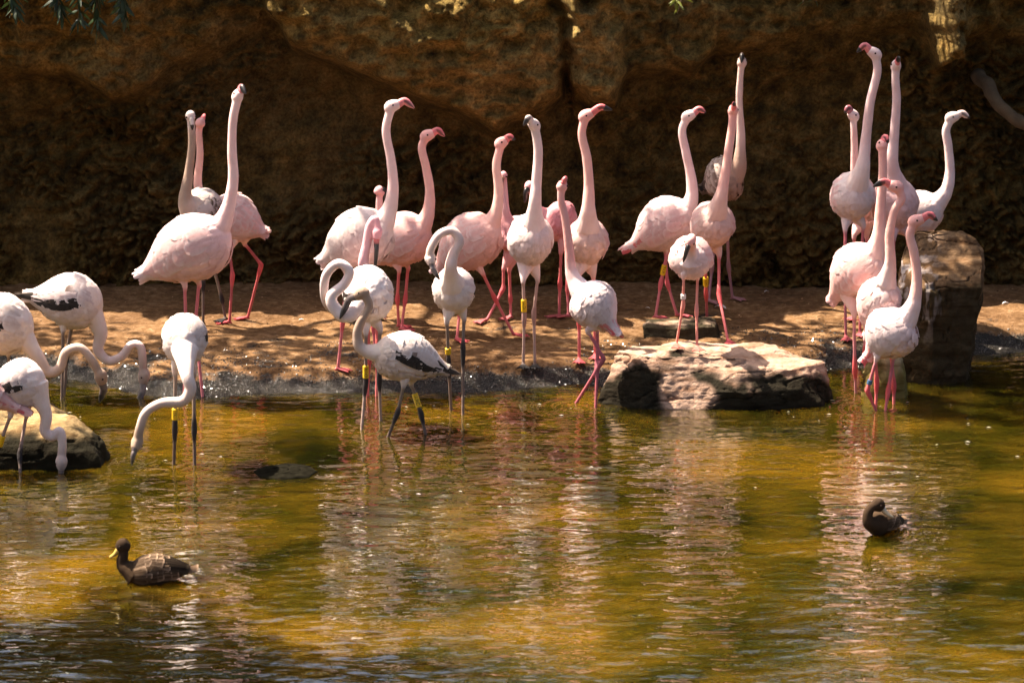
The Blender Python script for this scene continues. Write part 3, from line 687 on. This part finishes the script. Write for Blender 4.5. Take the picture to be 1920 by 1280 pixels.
    v, fa, cl = tailfan(T, p, seedv+900); obj('tail', shift(mesh_of('tail', v, fa, True, cl), base), MF, root)
    obj('bill', shift(mesh_of('bill', bv, bf, True, cb), base), MB, root)
    for sd in (-1, 1):
        ev, ef = tube(np.array([H+f*.013+upv*.008+side*sd*(.0225*k_+d) for d in (-.003, .001, .0045, .006)]), [.004, .0058, .0042, .001], 8)
        obj('eye', shift(mesh_of('eye', ev, ef), base), MEYE, root)
    for (li, bx, by, colr, text, hpx) in bands:
        path, rr = legpaths[li]; pr_ = np.array([proj(q) for q in path]); i = int(np.argmin(np.abs(pr_[:, 1]-by))); i = min(max(i, 1), len(path)-2)
        t = unit(path[i+1]-path[i-1]); den = pr_[i+1][1]-pr_[i-1][1]; fr = (by-pr_[i-1][1])/den if abs(den) > 1e-6 else .5
        cc = path[i-1] + (path[i+1]-path[i-1])*np.clip(fr, 0, 1); hl = hpx*s/2; rad = .0145*thin if colr == 'yellow' else .013
        z = np.array([-1, -.92, .92, 1])*hl; v, fa = tube(cc+t*z[:, None], [rad*.86, rad, rad, rad*.86], 18)
        bo = obj('leg_band', shift(mesh_of('leg_band', v, fa, False), base), MBAND[colr], root)
        if text:
            me2 = lettering(text, hpx*s*.36, MINK); z_ = -np.array(FW); z_ = z_ - t*(z_@t); z_ = z_/np.linalg.norm(z_)
            ax = t if t[2] < 0 else -t; yv = np.cross(z_, ax)
            mt = Matrix(((ax[0], yv[0], z_[0], 0), (ax[1], yv[1], z_[1], 0), (ax[2], yv[2], z_[2], 0), (0, 0, 0, 1)))
            v = np.array([mt @ x.co for x in me2.vertices])
            a_ = v@yv; ang_ = a_/(rad+.0006)                             # wrap the print round the band
            v = np.outer(v@ax, ax) + np.outer(np.sin(ang_)*(rad+.0006), yv) + np.outer(np.cos(ang_)*(rad+.0006), z_)
            me2.vertices.foreach_set('co', v.ravel()); me2.update()
            obj('lettering', me2, None, bo, Vector(cc-base))
    return root

# left group
flamingo('tall pale flamingo at left standing erect behind the round feeding bird, black bill tip raised', (268, 516, .02), (432, 438, -.04), 63, [(424, 400), (437, 340), (435, 280), (437, 225)], (446, 182),
         [(453, 164, -.05), (461, 176, -.085)], [[(346, 530), (350, 640), (345, 742)], [(373, 530), (366, 610), (380, 744)]], pal('pale', split=.35), water=True, seedv=1, bow=.10)
flamingo('brownish-necked flamingo with mottled wings and white face to camera, behind the tall pale bird', (425, 402, .10), (345, 402, -.10), 44, [(348, 372), (353, 330), (360, 270)], (357, 218),
         [(359, 226, -.12), (361, 244, -.135)], [[(383, 500), (381, 528), (381, 612)], [(400, 500), (416, 560), (424, 604)]], pal('grey', body=(.66, .52, .43), head=(.78, .66, .60), bill=(.7, .6, .55), nlow=.0), style='juv_dark', seedv=2, nk=.92)
flamingo('pink flamingo facing away at left with its white tail out to the right', (496, 436, -.03), (392, 398, .03), 47, [(383, 380), (371, 345), (375, 290), (373, 250)], (375, 231),
         [(380, 222, .05), (384, 213, .08)], [[(430, 470), (436, 515), (430, 610)], [(458, 456), (490, 496), (463, 602)]], pal('pink', body=(.84, .62, .58), leg=(.5, .12, .12), tarsus=(.5, .12, .12)), seedv=3, nk=.85)
flamingo('white feeding flamingo with a black wing stripe, farthest of the feeding birds at left', (52, 556, .0), (192, 580, 0), 52, [(188, 622), (184, 655), (203, 676), (228, 668), (246, 647), (264, 652)], (269, 702),
         [(266, 738, -.01), (253, 766, 0)], [[(118, 622), (118, 660), (116, 748)], [(135, 612), (126, 655), (120, 742)]], pal('juv', body=(.85, .73, .66)), style='juv', water=True, seedv=4, nk=.95)
flamingo('speckled white flamingo cut off by the left edge, grey neck arched over low boulder', (-95, 600, .0), (62, 622, -.03), 58, [(70, 668), (90, 697), (112, 690), (124, 660), (150, 652), (172, 674)], (187, 704),
         [(194, 732, -.02), (187, 754, -.02)], [[(15, 660), (20, 720), (16, 790)], [(-30, 660), (-24, 720), (-30, 800)]], pal('grey', body=(.84, .72, .65), neck=(.60, .46, .37)), style='juv', water=True, seedv=5, nk=.95)
flamingo('smaller white flamingo in front of the low boulder with its bill dipped into the water', (-18, 718, .04), (84, 728, -.03), 47, [(86, 776), (84, 806), (97, 818), (112, 808), (117, 832)], (115, 862),
         [(114, 888, -.02), (113, 905, -.01)], [[(20, 778), (2, 826), (-14, 880)], [(50, 775), (37, 850), (38, 886)]], pal('juv', body=(.84, .71, .65), neck=(.78, .65, .60), head=(.62, .50, .44), leg=(.42, .32, .27), thin=.95), style='juv', water=True, seedv=6, nk=.92,
         bands=[(0, 2, 826, 'yellow', '', 24)])
flamingo('pink flamingo mostly outside the left edge, only its pointed pink tail showing', (30, 764, -.02), (-120, 700, .02), 40, [(-135, 660), (-138, 560)], (-135, 520),
         [(-150, 512), (-165, 520)], [[(-60, 790), (-60, 840), (-62, 890)], [(-45, 790), (-44, 840), (-40, 885)]], pal('pink'), style='red', water=True, seedv=7)
flamingo('round white flamingo seen head on, grey neck bent into water right of low boulder', (350, 610, .20), (344, 655, -.12), 47, [(350, 700, -.20), (357, 730, -.22), (342, 752, -.22), (305, 755, -.22), (275, 772, -.22), (263, 800, -.22)], (257, 828, -.22),
         [(250, 852, -.25), (247, 872, -.24)], [[(329, 690), (328, 800), (326, 872)], [(363, 690), (364, 800), (365, 872)]], pal('grey', body=(.85, .74, .68), neck=(.66, .53, .45), leg=(.30, .23, .18), nlow=.25), style='juv', water=True, seedv=8, kb=.88, nk=.95, bow=0.,
         bands=[(0, 328, 776, 'yellow', 'DL', 22)])
# centre group
flamingo('large pale flamingo with lifted pink bill and grey ruffled wing, left of the centre group', (604, 490, .02), (735, 424, -.02), 56, [(729, 396), (737, 350), (733, 300), (724, 245)], (733, 202),
         [(760, 190, -.01), (777, 203, -.01)], [[(650, 510), (643, 600), (633, 698)], [(690, 510), (700, 610), (706, 690)]], pal('pale', body=(.80, .64, .59), wing=(.76, .62, .58), bill2=(.78, .32, .30)), seedv=9)
flamingo('pink flamingo just right of the large pale bird, its all-pink bill lifted', (690, 490, .05), (806, 428, -.04), 50, [(801, 404), (806, 360), (799, 315), (791, 278)], (799, 257),
         [(822, 245), (834, 256)], [[(748, 505), (745, 560), (748, 616)], [(765, 500), (760, 560), (752, 622)]], pal('pink', bill2=(.8, .26, .26)), seedv=10)
flamingo('pink flamingo far back whose small head shows left of the large pale neck', (672, 470, .05), (706, 440, -.03), 34, [(710, 410), (711, 385)], (712, 360),
         [(719, 358, -.02), (722, 372, -.02)], [[(690, 490), (690, 540), (692, 596)], [(700, 490), (702, 540), (704, 598)]], pal('rose', neck=(.8, .5, .48), head=(.78, .42, .42), split=.05), gy=598, seedv=11, nk=.85)
flamingo('pink-necked flamingo with its black bill pointing down behind the white curled-neck bird', (706, 590, .12), (697, 530, -.08), 38, [(682, 496, -.1), (688, 455, -.1), (693, 425, -.1), (703, 411, -.1)], (707, 432, -.11),
         [(706, 468, -.13), (703, 508, -.13)], [[(690, 600), (692, 670), (689, 742)], [(706, 600), (708, 670), (706, 742)]], pal('pink', body=(.84, .52, .54), wing=(.84, .55, .56), neck=(.82, .48, .52), head=(.85, .42, .45), split=.1), water=True, seedv=12, nk=.95, bk=.9)
flamingo('white flamingo with its neck curled in a loop at its left side', (672, 598, .14), (706, 530, -.09), 55, [(655, 590, -.16), (628, 578, -.17), (622, 555, -.17), (646, 532, -.17), (655, 508, -.17), (634, 494, -.17), (612, 515, -.15), (608, 550, -.12), (617, 575, -.08)], (640, 590, -.04),
         [(662, 600, .0), (672, 612, .02)], [[(686, 620, -.05), (686, 712, -.05), (678, 806)], [(712, 615, .05), (711, 705, .05), (714, 790)]], pal('juv', body=(.86, .76, .72), neck=(.84, .72, .68), leg=(.3, .24, .2), tarsus=(.4, .3, .25)), style='juv', water=True, seedv=13, nk=.92, kb=.82,
         bands=[(0, 688, 697, 'yellow', 'RAO', 24)])
flamingo('young grey-necked flamingo with black and white wings wading in the foreground, bill curved down', (836, 694, .03), (700, 664, -.03), 47, [(680, 655), (670, 630), (676, 604), (692, 574)], (682, 550),
         [(654, 562, -.01), (637, 598, -.01)], [[(757, 722, -.04), (746, 772), (727, 820)], [(771, 718, .04), (789, 774), (798, 815)]], pal('grey', nlow=.2), style='juv', water=True, seedv=14, nk=.92, kb=.72, bow=.2, hr=.95,
         bands=[(1, 780, 750, 'yellow', 'ARC', 27)])
flamingo('white flamingo facing the camera, neck bent over and grey bill preening its breast', (858, 560, .20), (846, 535, -.10), 42, [(845, 505, -.15), (850, 478, -.16), (861, 452, -.16), (848, 433, -.16), (824, 440, -.17), (808, 466, -.17)], (806, 484, -.17),
         [(812, 504, -.19), (824, 524, -.18)], [[(838, 600), (841, 680), (846, 770)], [(870, 596), (868, 650), (868, 778)]], pal('juv', body=(.85, .74, .67), head=(.72, .58, .50)), style='juv', water=True, seedv=15, nk=.95, kb=.9, bow=0.,
         bands=[(0, 841, 658, 'yellow', '', 12)])
flamingo('pink flamingo with raised pink bill, between the preening bird and the white erect bird', (820, 505, .05), (936, 424, -.04), 52, [(930, 398), (935, 355), (931, 310)], (939, 271),
         [(956, 257), (966, 263)], [[(905, 512), (926, 556), (966, 633)], [(868, 512), (862, 580), (856, 642)]], pal('pink', neck=(.86, .54, .46)), seedv=16, toes=[(1, -.3), (.6, -.5)])
flamingo('deep pink flamingo half hidden behind the pink bird with the raised bill, leg rings visible', (975, 470, .06), (948, 420, .0), 38, [(948, 395), (946, 360)], (944, 330),
         [(941, 338, -.03), (940, 350, -.03)], [[(944, 505, 0), (944, 540, 0), (910, 606)], [(955, 505, .04), (957, 560, .04), (958, 600)]], pal('rose', neck=(.80, .48, .48)), style='rose', seedv=17, nk=.8, hr=.8, gy=602)
flamingo('white erect flamingo facing the camera on dark feet at the water edge, yellow leg band', (984, 500, .12), (1004, 420, -.10), 47, [(1003, 385, -.11), (1006, 340, -.11), (1009, 290, -.11), (1007, 262, -.11)], (1002, 238, -.11),
         [(990, 222, -.15), (981, 236, -.17)], [[(981, 525), (983, 592), (981, 690)], [(1008, 522), (1001, 586), (1003, 690)]], pal('white'), seedv=18, kb=.86, nk=1.05,
         bands=[(0, 979, 573, 'yellow', 'ADI', 24)], toes=(0, -1))
flamingo('deep pink flamingo behind the white erect bird, dark bill showing at left of its neck', (1082, 440, -.02), (1020, 405, .02), 40, [(1008, 390), (1001, 372)], (994, 350),
         [(986, 360, -.02), (984, 380, -.02)], [[(1052, 470), (1050, 530), (1048, 598)], [(1062, 470), (1064, 540), (1066, 598)]], pal('rose', split=.08), style='rose', seedv=19, nk=.85)
flamingo('pink flamingo facing the camera with its black-tipped bill raised high to the right', (1100, 500, .13), (1101, 425, -.10), 41, [(1103, 395, -.11), (1104, 345, -.11), (1100, 295, -.11), (1091, 252, -.11)], (1097, 220, -.11),
         [(1128, 201, -.12), (1148, 207, -.12)], [[(1085, 515), (1086, 600), (1086, 680)], [(1112, 515), (1114, 590), (1116, 672)]], pal('pink', body=(.86, .64, .57), split=.6), seedv=20, kb=.9)
flamingo('pinkish flamingo wading left of the flat boulder with its back turned and rosy tail', (1150, 618, -.06), (1082, 545, .06), 47, [(1073, 515), (1067, 465), (1060, 410), (1052, 375)], (1053, 350),
         [(1058, 337, .05), (1063, 334, .08)], [[(1102, 620, -.03), (1132, 672, -.02), (1080, 756)], [(1120, 615, .04), (1120, 680), (1117, 762)]], pal('pink', body=(.85, .68, .66), wing=(.85, .70, .68), neck=(.80, .42, .38), tail=(.85, .45, .48), leg=(.52, .17, .22), knee=(.4, .12, .15), tarsus=(.42, .12, .14)), style='red', water=True, seedv=21, nk=.88)
# right of centre
flamingo('pink flamingo with red wing tips facing right behind the flat boulder, yellow leg band', (1186, 462, .02), (1302, 398, -.02), 51, [(1296, 374), (1296, 335), (1286, 285), (1279, 245)], (1289, 221),
         [(1312, 205), (1324, 212)], [[(1252, 468, -.03), (1239, 530, -.02), (1228, 600)], [(1247, 468, .03), (1251, 530, .03), (1271, 596)]], pal('pale', body=(.85, .66, .62), split=.85), style='red', seedv=22, bands=[(0, 1240, 506, 'yellow', 'FARI', 20)])
flamingo('orange-pink flamingo facing the camera behind the small tucked one, black bill seen end on', (1328, 460, .13), (1343, 400, -.10), 43, [(1351, 372, -.11), (1360, 325, -.11), (1368, 270, -.11), (1373, 235, -.11)], (1374, 210, -.11),
         [(1376, 197, -.15), (1377, 194, -.19)], [[(1322, 475), (1324, 552), (1326, 606)], [(1348, 475), (1348, 552), (1366, 645)]], pal('pink', body=(.86, .60, .52)), seedv=23, kb=.9, bands=[(0, 1320, 528, 'yellow', 'AWV', 21)])
flamingo('brownish-grey flamingo with a very long raised neck at the back, white scalloped wing', (1318, 355, .05), (1390, 330, -.04), 42, [(1386, 305), (1389, 250), (1386, 190), (1388, 145)], (1391, 118),
         [(1391, 105, -.05), (1390, 118, -.08)], [[(1364, 440), (1366, 500), (1374, 564)], [(1342, 440), (1335, 500), (1328, 570)]], pal('brown'), style='brown', seedv=24, nk=.85)
rtop = PZ(1290, 655, .245)
flamingo('small pale pink flamingo on the flat boulder, head tucked and black bill across its breast', (1298, 490, .16), (1294, 480, -.07), 40, [(1296, 456, -.10), (1297, 446, -.11)], (1294, 452, -.14),
         [(1288, 468, -.165), (1281, 492, -.165)], [[(1282, 516), (1281, 572), (1267, 652)], [(1308, 516), (1306, 580), (1307, 657)]], pal('pink', body=(.86, .66, .62), leg=(.80, .34, .27), knee=(.8, .32, .26), tarsus=(.8, .34, .27), foot=(.5, .13, .10), split=.02, thin=.85), base_z=.243, seedv=25, kb=.95, bow=0., hr=.95,
         bands=[(0, 1281, 556, 'white', '', 9)], toes=(0.1, -1), group='flamingos gathered at the pond edge')
# right group
flamingo('tall white flamingo facing the camera at right, pink bill turned up to the left', (1588, 410, .13), (1607, 345, -.10), 44, [(1617, 315, -.11), (1624, 255, -.11), (1632, 190, -.11), (1645, 135, -.11)], (1641, 104, -.11),
         [(1620, 86, -.12), (1606, 99, -.12)], [[(1585, 425), (1584, 520), (1586, 638)], [(1618, 422), (1616, 500), (1612, 630)]], pal('pale', body=(.86, .72, .68), split=.66), seedv=26, kb=.9, bands=[(0, 1585, 485, 'yellow', '', 20)], toes=(0, -1))
flamingo('pink flamingo whose head and dark pink bill show left of the tall white neck', (1625, 420, .06), (1610, 360, .0), 36, [(1603, 320), (1602, 270)], (1600, 220),
         [(1590, 203, -.02), (1583, 212, -.03)], [[(1602, 440), (1602, 520), (1602, 600)], [(1625, 440), (1625, 520), (1628, 602)]], pal('pale', neck=(.8, .5, .46), bill=(.45, .15, .17), split=.8), gy=602, seedv=27, nk=.82)
flamingo('pale flamingo with raised black bill tip, second tallest of the right-hand group', (1668, 440, .10), (1686, 345, -.07), 46, [(1673, 310, -.08), (1677, 250, -.08), (1681, 190, -.08), (1679, 150, -.08)], (1680, 126, -.08),
         [(1684, 112, -.12), (1688, 109, -.16)], [[(1676, 440), (1674, 530), (1672, 624)], [(1702, 440), (1702, 530), (1704, 626)]], pal('pale', split=.45), seedv=28, kb=.9)
flamingo('pale flamingo standing behind the tall boulder with its bill pointing right', (1655, 432, .06), (1768, 384, -.03), 40, [(1772, 362), (1781, 325), (1778, 275), (1774, 245)], (1783, 223),
         [(1805, 213), (1819, 222)], [[(1730, 430), (1728, 520), (1726, 610)], [(1745, 430), (1746, 520), (1750, 612)]], pal('white', bill=(.82, .62, .55), split=.8), seedv=29)
flamingo('pink flamingo with ruffled tail, leftmost of the three front birds by the tall boulder', (1562, 560, .05), (1652, 478, -.05), 53, [(1647, 445), (1651, 390), (1655, 335), (1655, 295)], (1655, 274),
         [(1660, 258, -.05), (1666, 268, -.07)], [[(1601, 585), (1603, 690), (1605, 736)], [(1622, 580), (1622, 660), (1626, 740)]], pal('pink', body=(.86, .62, .56), neck=(.86, .5, .44), leg=(.7, .3, .32), tarsus=(.72, .34, .36)), water=True, seedv=30)
flamingo('pale pink flamingo in the middle of the front right trio, black-edged bill pointing left', (1630, 625, .10), (1664, 530, -.06), 44, [(1669, 495, -.07), (1668, 440, -.07), (1677, 395, -.07), (1691, 372, -.07)], (1682, 353, -.07),
         [(1656, 341, -.08), (1637, 350, -.08)], [[(1640, 640), (1644, 715), (1642, 764)], [(1668, 640), (1676, 720), (1676, 758)]], pal('pink', body=(.86, .66, .62), split=.5), water=True, seedv=31, kb=.85, nk=.92)
flamingo('front right pink flamingo with ruffled white rump, pink bill with black tip pointing right', (1630, 668, .03), (1708, 598, -.05), 51, [(1712, 572), (1719, 525), (1714, 475), (1706, 440)], (1715, 417),
         [(1744, 403), (1758, 414)], [[(1645, 668, -.03), (1626, 732), (1642, 768)], [(1676, 665, .04), (1666, 730), (1660, 770)]], pal('pink', body=(.86, .68, .65), wing=(.86, .70, .68), leg=(.6, .18, .2), tarsus=(.7, .18, .18)), style='red', water=True, seedv=32, bands=[(0, 1627, 716, 'blue', '', 9)])

# ------------------------------------------------------------------ ducks
def duck(label, tail, chest, Rpx, neck, head, bill, wl, seedv, bcol):
    q = PZ(chest[0], wl, 0.); Y = q.y; s = S(Y)
    def pt(a): return np.array(P(a[0], a[1], Y + (a[2] if len(a) > 2 else 0.)))
    T = Torso(pt(tail), pt(chest), Rpx*s, 1.05, .15)
    c = crom([T.cen(np.array(.84))] + [pt(a) for a in neck] + [pt(head)], 40); n = len(c)
    r = np.interp(np.linspace(0, 1, n), [0, .25, .5, .8, 1], [.055, .036, .023, .019, .022])
    H = pt(head); b1 = pt(bill); f = unit(b1-H)
    up0 = np.array([0, 0, 1.]) - f*f[2]; up0 = up0/np.linalg.norm(up0); side = np.cross(f, up0)
    hd = tube([H-f*.022, H-f*.006, H+f*.012, H+f*.030], [.018, .030, .029, .018], 14, side, [.016, .026, .025, .016])
    me = remesh(*join([T.tube(), tube(c, r, 14), hd]), .004, 3)
    smp = [(T.cen(u), float(T.rad(u)), (.060, .038, .022)) for u in np.linspace(0, 1, 14)] + [(c[k], r[k], (.055, .034, .020)) for k in range(8, 40, 4)] + [(H, .028, (.050, .032, .020))]
    paint(me, smp)
    base = np.array([T.cen(np.array(.5))[0], T.cen(np.array(.5))[1], 0.])
    root = empty('duck', base, label, 'duck', 'ducks swimming on the pond')
    obj('body', shift(me, base), MDB, root)
    rr = np.random.default_rng(seedv)
    for sd in (-1, 1):
        parts, cols = [], []
        for row, u0 in enumerate((.30, .40, .50, .60, .70, .80, .88)):
            for th in np.linspace(8, 100, 8):
                v, fa, cl = blade(T, u0+rr.uniform(-.02, .02), sd*R(th+rr.uniform(-4, 4)), .20, 0, .034, .001, .005*rr.uniform(.6, 1.6), np.array((.065, .041, .024))*rr.uniform(.7, 1.3), None, np.array((.42, .29, .19))*rr.uniform(.2, 1.3)); parts.append((v, fa)); cols.append(cl)
        for th in np.linspace(8, 60, 5):
            v, fa, cl = blade(T, .42, sd*R(th), .40, -sd*R(8), .035, .004, .014, (.016, .011, .008), None, (.07, .05, .03)); parts.append((v, fa)); cols.append(cl)
        V, Fa = join(parts); obj('wing', shift(mesh_of('wing', V, Fa, True, np.vstack(cols)), base), MDF, root)
    parts, cols = [], []
    for th in (-60, -35, -12, 12, 35, 60):
        v, fa, cl = blade(T, .12, R(th), .24, R(-th*.3), .03, .0, .012, (.16, .10, .06), None, (.34, .24, .16), .004); parts.append((v, fa)); cols.append(cl)
    V, Fa = join(parts); obj('tail', shift(mesh_of('tail', V, Fa, True, np.vstack(cols)), base), MDF, root)
    st = H + f*.022; L = np.linalg.norm(b1-st); dn = -up0
    bp = np.array([st, st+f*L*.3+dn*.003, st+f*L*.65+dn*.005, b1+dn*.001, b1+f*.003])
    v, fa = tube(bp, [.0145, .011, .0075, .0045, .001], 12, side, [.012, .0115, .0125, .0105, .003])
    cb = np.tile(np.array(bcol), (len(v), 1)); cb[-1] = (.02, .02, .02); obj('bill', shift(mesh_of('bill', v, fa, True, cb), base), MB, root)
    for sd in (-1, 1):
        ev, ef = tube(np.array([H+f*.010+up0*.008+side*sd*(.0225+d) for d in (-.003, .001, .004, .0055)]), [.003, .0045, .0035, .001], 8); obj('eye', shift(mesh_of('eye', ev, ef), base), MEYE, root)
    return root
duck('dark brown duck with a yellow bill swimming left in the lower left of the pond', (358, 1070, .02), (236, 1078, -.01), 31, [(230, 1058), (232, 1036)], (232, 1021), (206, 1043), 1090, 1, (.50, .34, .07))
duck('dark brown duck at right on the water twisting its head back to preen', (1688, 978, .10), (1638, 984, -.06), 21, [(1630, 980, -.085), (1627, 966, -.09), (1632, 953, -.085)], (1645, 945, -.07), (1674, 968, -.07), 998, 2, (.62, .50, .32))

# ------------------------------------------------------------------ plants and small things
def leaf_mesh(L, w, name='leaf'):
    V = []; u = np.array([0, .2, .5, .8, 1.]); pr = np.array([.1, .8, 1, .6, .04])
    for a, b in zip(u, pr):
        for j in (-1, 0, 1): V.append((a*L, j*w*.5*b, -.10*L*a*a + (.12*w if j == 0 else 0)))
    return mesh_of(name, V, grid_faces(5, 3))
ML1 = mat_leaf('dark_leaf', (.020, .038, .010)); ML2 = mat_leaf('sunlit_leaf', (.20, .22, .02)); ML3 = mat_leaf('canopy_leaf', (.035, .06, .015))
def rot_to(d, roll):
    d = Vector(d).normalized(); q = d.to_track_quat('X', 'Z').to_matrix(); return (q @ Matrix.Rotation(roll, 3, 'X')).to_4x4()
def sprig(name, label, stems, me, mat, n, Y, spread, size, droop, seedv, r0=.006):
    r = np.random.default_rng(seedv); base = np.array(P(stems[0][0][0], stems[0][0][1], Y)); root = empty(name, base, label, 'branch')
    for st in stems:
        c = crom([np.array(P(q[0], q[1], Y+(q[2] if len(q) > 2 else 0))) for q in st], 14); v, f = tube(c, np.linspace(r0, .002, 14), 7)
        obj('twig', shift(mesh_of('twig', v, f), base), MBARK, root)
        for k in range(n):
            t = r.uniform(.15, 1); p = c[int(t*13)]; d = np.array([r.normal(0, spread), r.normal(-.2, spread*.8), -droop+r.normal(0, .35)])
            o = obj('leaf', me, mat, root); o.matrix_local = Matrix.Translation(Vector(p-base)) @ rot_to(d, r.uniform(-1.2, 1.2)) @ Matrix.Scale(size*r.uniform(.6, 1.2), 4)
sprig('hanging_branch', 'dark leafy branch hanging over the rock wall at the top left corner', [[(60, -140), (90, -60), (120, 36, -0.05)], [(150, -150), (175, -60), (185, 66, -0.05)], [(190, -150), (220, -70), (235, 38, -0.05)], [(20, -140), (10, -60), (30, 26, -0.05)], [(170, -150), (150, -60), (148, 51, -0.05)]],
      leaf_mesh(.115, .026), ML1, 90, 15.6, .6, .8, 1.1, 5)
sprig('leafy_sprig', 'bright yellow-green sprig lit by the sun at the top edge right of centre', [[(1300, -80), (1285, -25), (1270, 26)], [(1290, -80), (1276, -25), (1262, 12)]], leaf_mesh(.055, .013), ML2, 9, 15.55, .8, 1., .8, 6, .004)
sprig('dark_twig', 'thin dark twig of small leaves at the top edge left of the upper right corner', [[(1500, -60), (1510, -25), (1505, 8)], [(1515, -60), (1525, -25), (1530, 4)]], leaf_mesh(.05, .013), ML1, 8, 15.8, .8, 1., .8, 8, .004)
c = crom([np.array(P(*q)) for q in ((1835, 140, 16.35), (1858, 165, 16.15), (1880, 205, 16.05), (1915, 232, 16.0), (1965, 246, 16.0), (2040, 262, 16.2))], 30)
c = c + fbm(c*9, 2, 5)[:, None]*.015
v, f = tube(c, np.interp(np.linspace(0, 1, 30), [0, .3, 1], [.042, .036, .034])*(1+.15*fbm(c*14, 2, 8)), 14); b = c[0]
tag(obj('tree_root', shift(mesh_of('tree_root', v, f), b), mat_plain('grey_bark', (.085, .058, .03), .9, .4, 10), None, b), 'thick curved grey root coming out of the rock wall at the right edge', 'root')
def crown(name, label, pts, n, trunk, leaf, seedv, mat=ML3, clump=.5):
    r = np.random.default_rng(seedv); pts = [np.array(p, float) for p in pts]; base = np.array(trunk[0], float); root = empty(name, base, label, 'tree')
    c = crom(trunk, 16); v, f = tube(c + fbm(c*2, 2, seedv)[:, None]*.05, np.linspace(.16, .05, 16), 10); obj('trunk', shift(mesh_of('trunk', v, f), base), MBARK, root)
    V, Fa = [], []
    for p in pts:
        cc, rad = p[:3], p[3]; lc = crom([c[-4], (c[-1]+cc)/2+np.array([0, 0, .2]), cc], 10); v, f = tube(lc, np.linspace(.045, .008, 10), 7); obj('limb', shift(mesh_of('limb', v, f), base), MBARK, root)
        cl = cc + unit(r.normal(size=(int(9), 3)))*rad*r.uniform(.3, 1, (9, 1))*np.array([1, 1, .6])
        for k in range(int(n*rad*rad)):
            q = cl[r.integers(9)] + r.normal(size=3)*rad*.22; d = unit(r.normal(size=3)-np.array([0, 0, .4])); sd = unit(np.cross(d, r.normal(size=3))); L = leaf*r.uniform(.6, 1.3); w = L*.3
            o = len(V); V += [q, q+d*L*.5+sd*w, q+d*L, q+d*L*.5-sd*w]; Fa.append((o, o+1, o+2, o+3))
    V = np.array(V); o = obj('crown', shift(mesh_of('crown', V, Fa, False), base), mat, root); o['kind'] = 'stuff'
crown('canopy_tree', 'leafy tree on top of the rock wall shading the sand', [(-4.2, 15.63, 4.0, .75), (-3.2, 15.73, 4.2, .7), (-2.2, 15.58, 4.0, .7), (-1.85, 15.75, 4.2, .5), (-.4, 15.63, 4.0, .7)], 800, [(-2.6, 17.6, 2.8), (-2.5, 17.4, 3.5), (-2.3, 17.0, 4.1)], .13, 3)
crown('canopy_tree', 'second leafy tree on top of the rock wall towards the right', [(.5, 15.58, 4.1, .75), (1.3, 15.63, 4.2, .8), (2.2, 15.63, 4.0, .8), (3.1, 15.83, 4.3, .8), (.34, 14.7, 4.2, .42)], 800, [(2.4, 17.8, 2.8), (2.3, 17.5, 3.5), (2.0, 17.0, 4.1)], .13, 4)
crown('bank_tree', 'tree on the left bank leaning over the pond corner', [(-3.95, 11.0, 4.4, .75), (-3.35, 10.75, 4.5, .8), (-3.3, 10.0, 4.5, .9), (-4.6, 10.4, 4.6, .9), (-4.4, 9.6, 4.5, .9), (-3.3, 9.2, 4.5, .9)], 2400, [(-6.2, 11.4, .2), (-6.0, 11.2, 2.4), (-5.0, 11.0, 4.2)], .13, 5)
crown('backdrop', 'dense green hedge added unseen behind the rock wall to darken the pond reflections', [(x_, 19.2+.3*math.sin(x_*3), 3.9+.35*math.sin(x_*1.7), 1.05) for x_ in np.arange(-7, 7.5, .95)], 420, [(0, 20, 2.9), (0, 19.8, 3.2), (0, 19.6, 3.5)], .22, 9)  # out-of-view foliage, added to block the low sky mirrored in the water

fl = []; 
for k in range(70):
    x_, y_ = (random.uniform(-2.4, 2.4), random.uniform(11, 14.0)); y_ = 14.1-(14.1-y_)*random.random()
    if gz(x_, y_) > -.03: continue
    L_ = random.uniform(.004, .014); a_ = random.uniform(-.6, .6); d_ = np.array([math.cos(a_), math.sin(a_), 0]); e_ = np.array([-d_[1], d_[0], 0]); p_ = np.array([x_, y_, .004])
    fl.append((np.array([p_-d_*L_, p_-e_*L_*.3+(0, 0, .002), p_+d_*L_, p_+e_*L_*.3+(0, 0, .002)]), [[0, 1, 2, 3]]))
v, f = join(fl); tag(obj('floating_flecks', mesh_of('floating_flecks', v, f, False, (.75, .68, .62)), MF), kind='stuff')
# fallen feathers on the sand
for (px, py, L, lab) in ((1350, 580, .075, 'larger white feather on the sand beside the pink legs behind the flat boulder'), (1437, 549, .03, 'tiny white feather on the shaded sand left of the right-hand group'),
                         (565, 602, .03, 'tiny pale feather on the shaded sand left of the centre group'), (1885, 571, .04, 'small white feather on the sand at the far right'), (1214, 580, .03, 'small white feather on the shaded sand left of the stone block')):
    g = ground_hit(px, py); parts = []
    V = []
    for a, b in zip((0, .25, .6, .9, 1), (.15, .8, 1, .6, .05)):
        for j in (-1, 0, 1): V.append(((a-.5)*L, j*L*.22*b, L*.16*math.sin(a*3.1) + (.02*L if j == 0 else 0) + abs(j)*L*.12*b))
    me = mesh_of('fallen_feather', V, grid_faces(5, 3), True, (.82, .76, .74)); me.transform(Matrix.Rotation(random.uniform(-.6, .6), 4, 'Z'))
    tag(obj('fallen_feather', me, MF, None, (g.x, g.y, g.z+.006)), lab, 'feather')
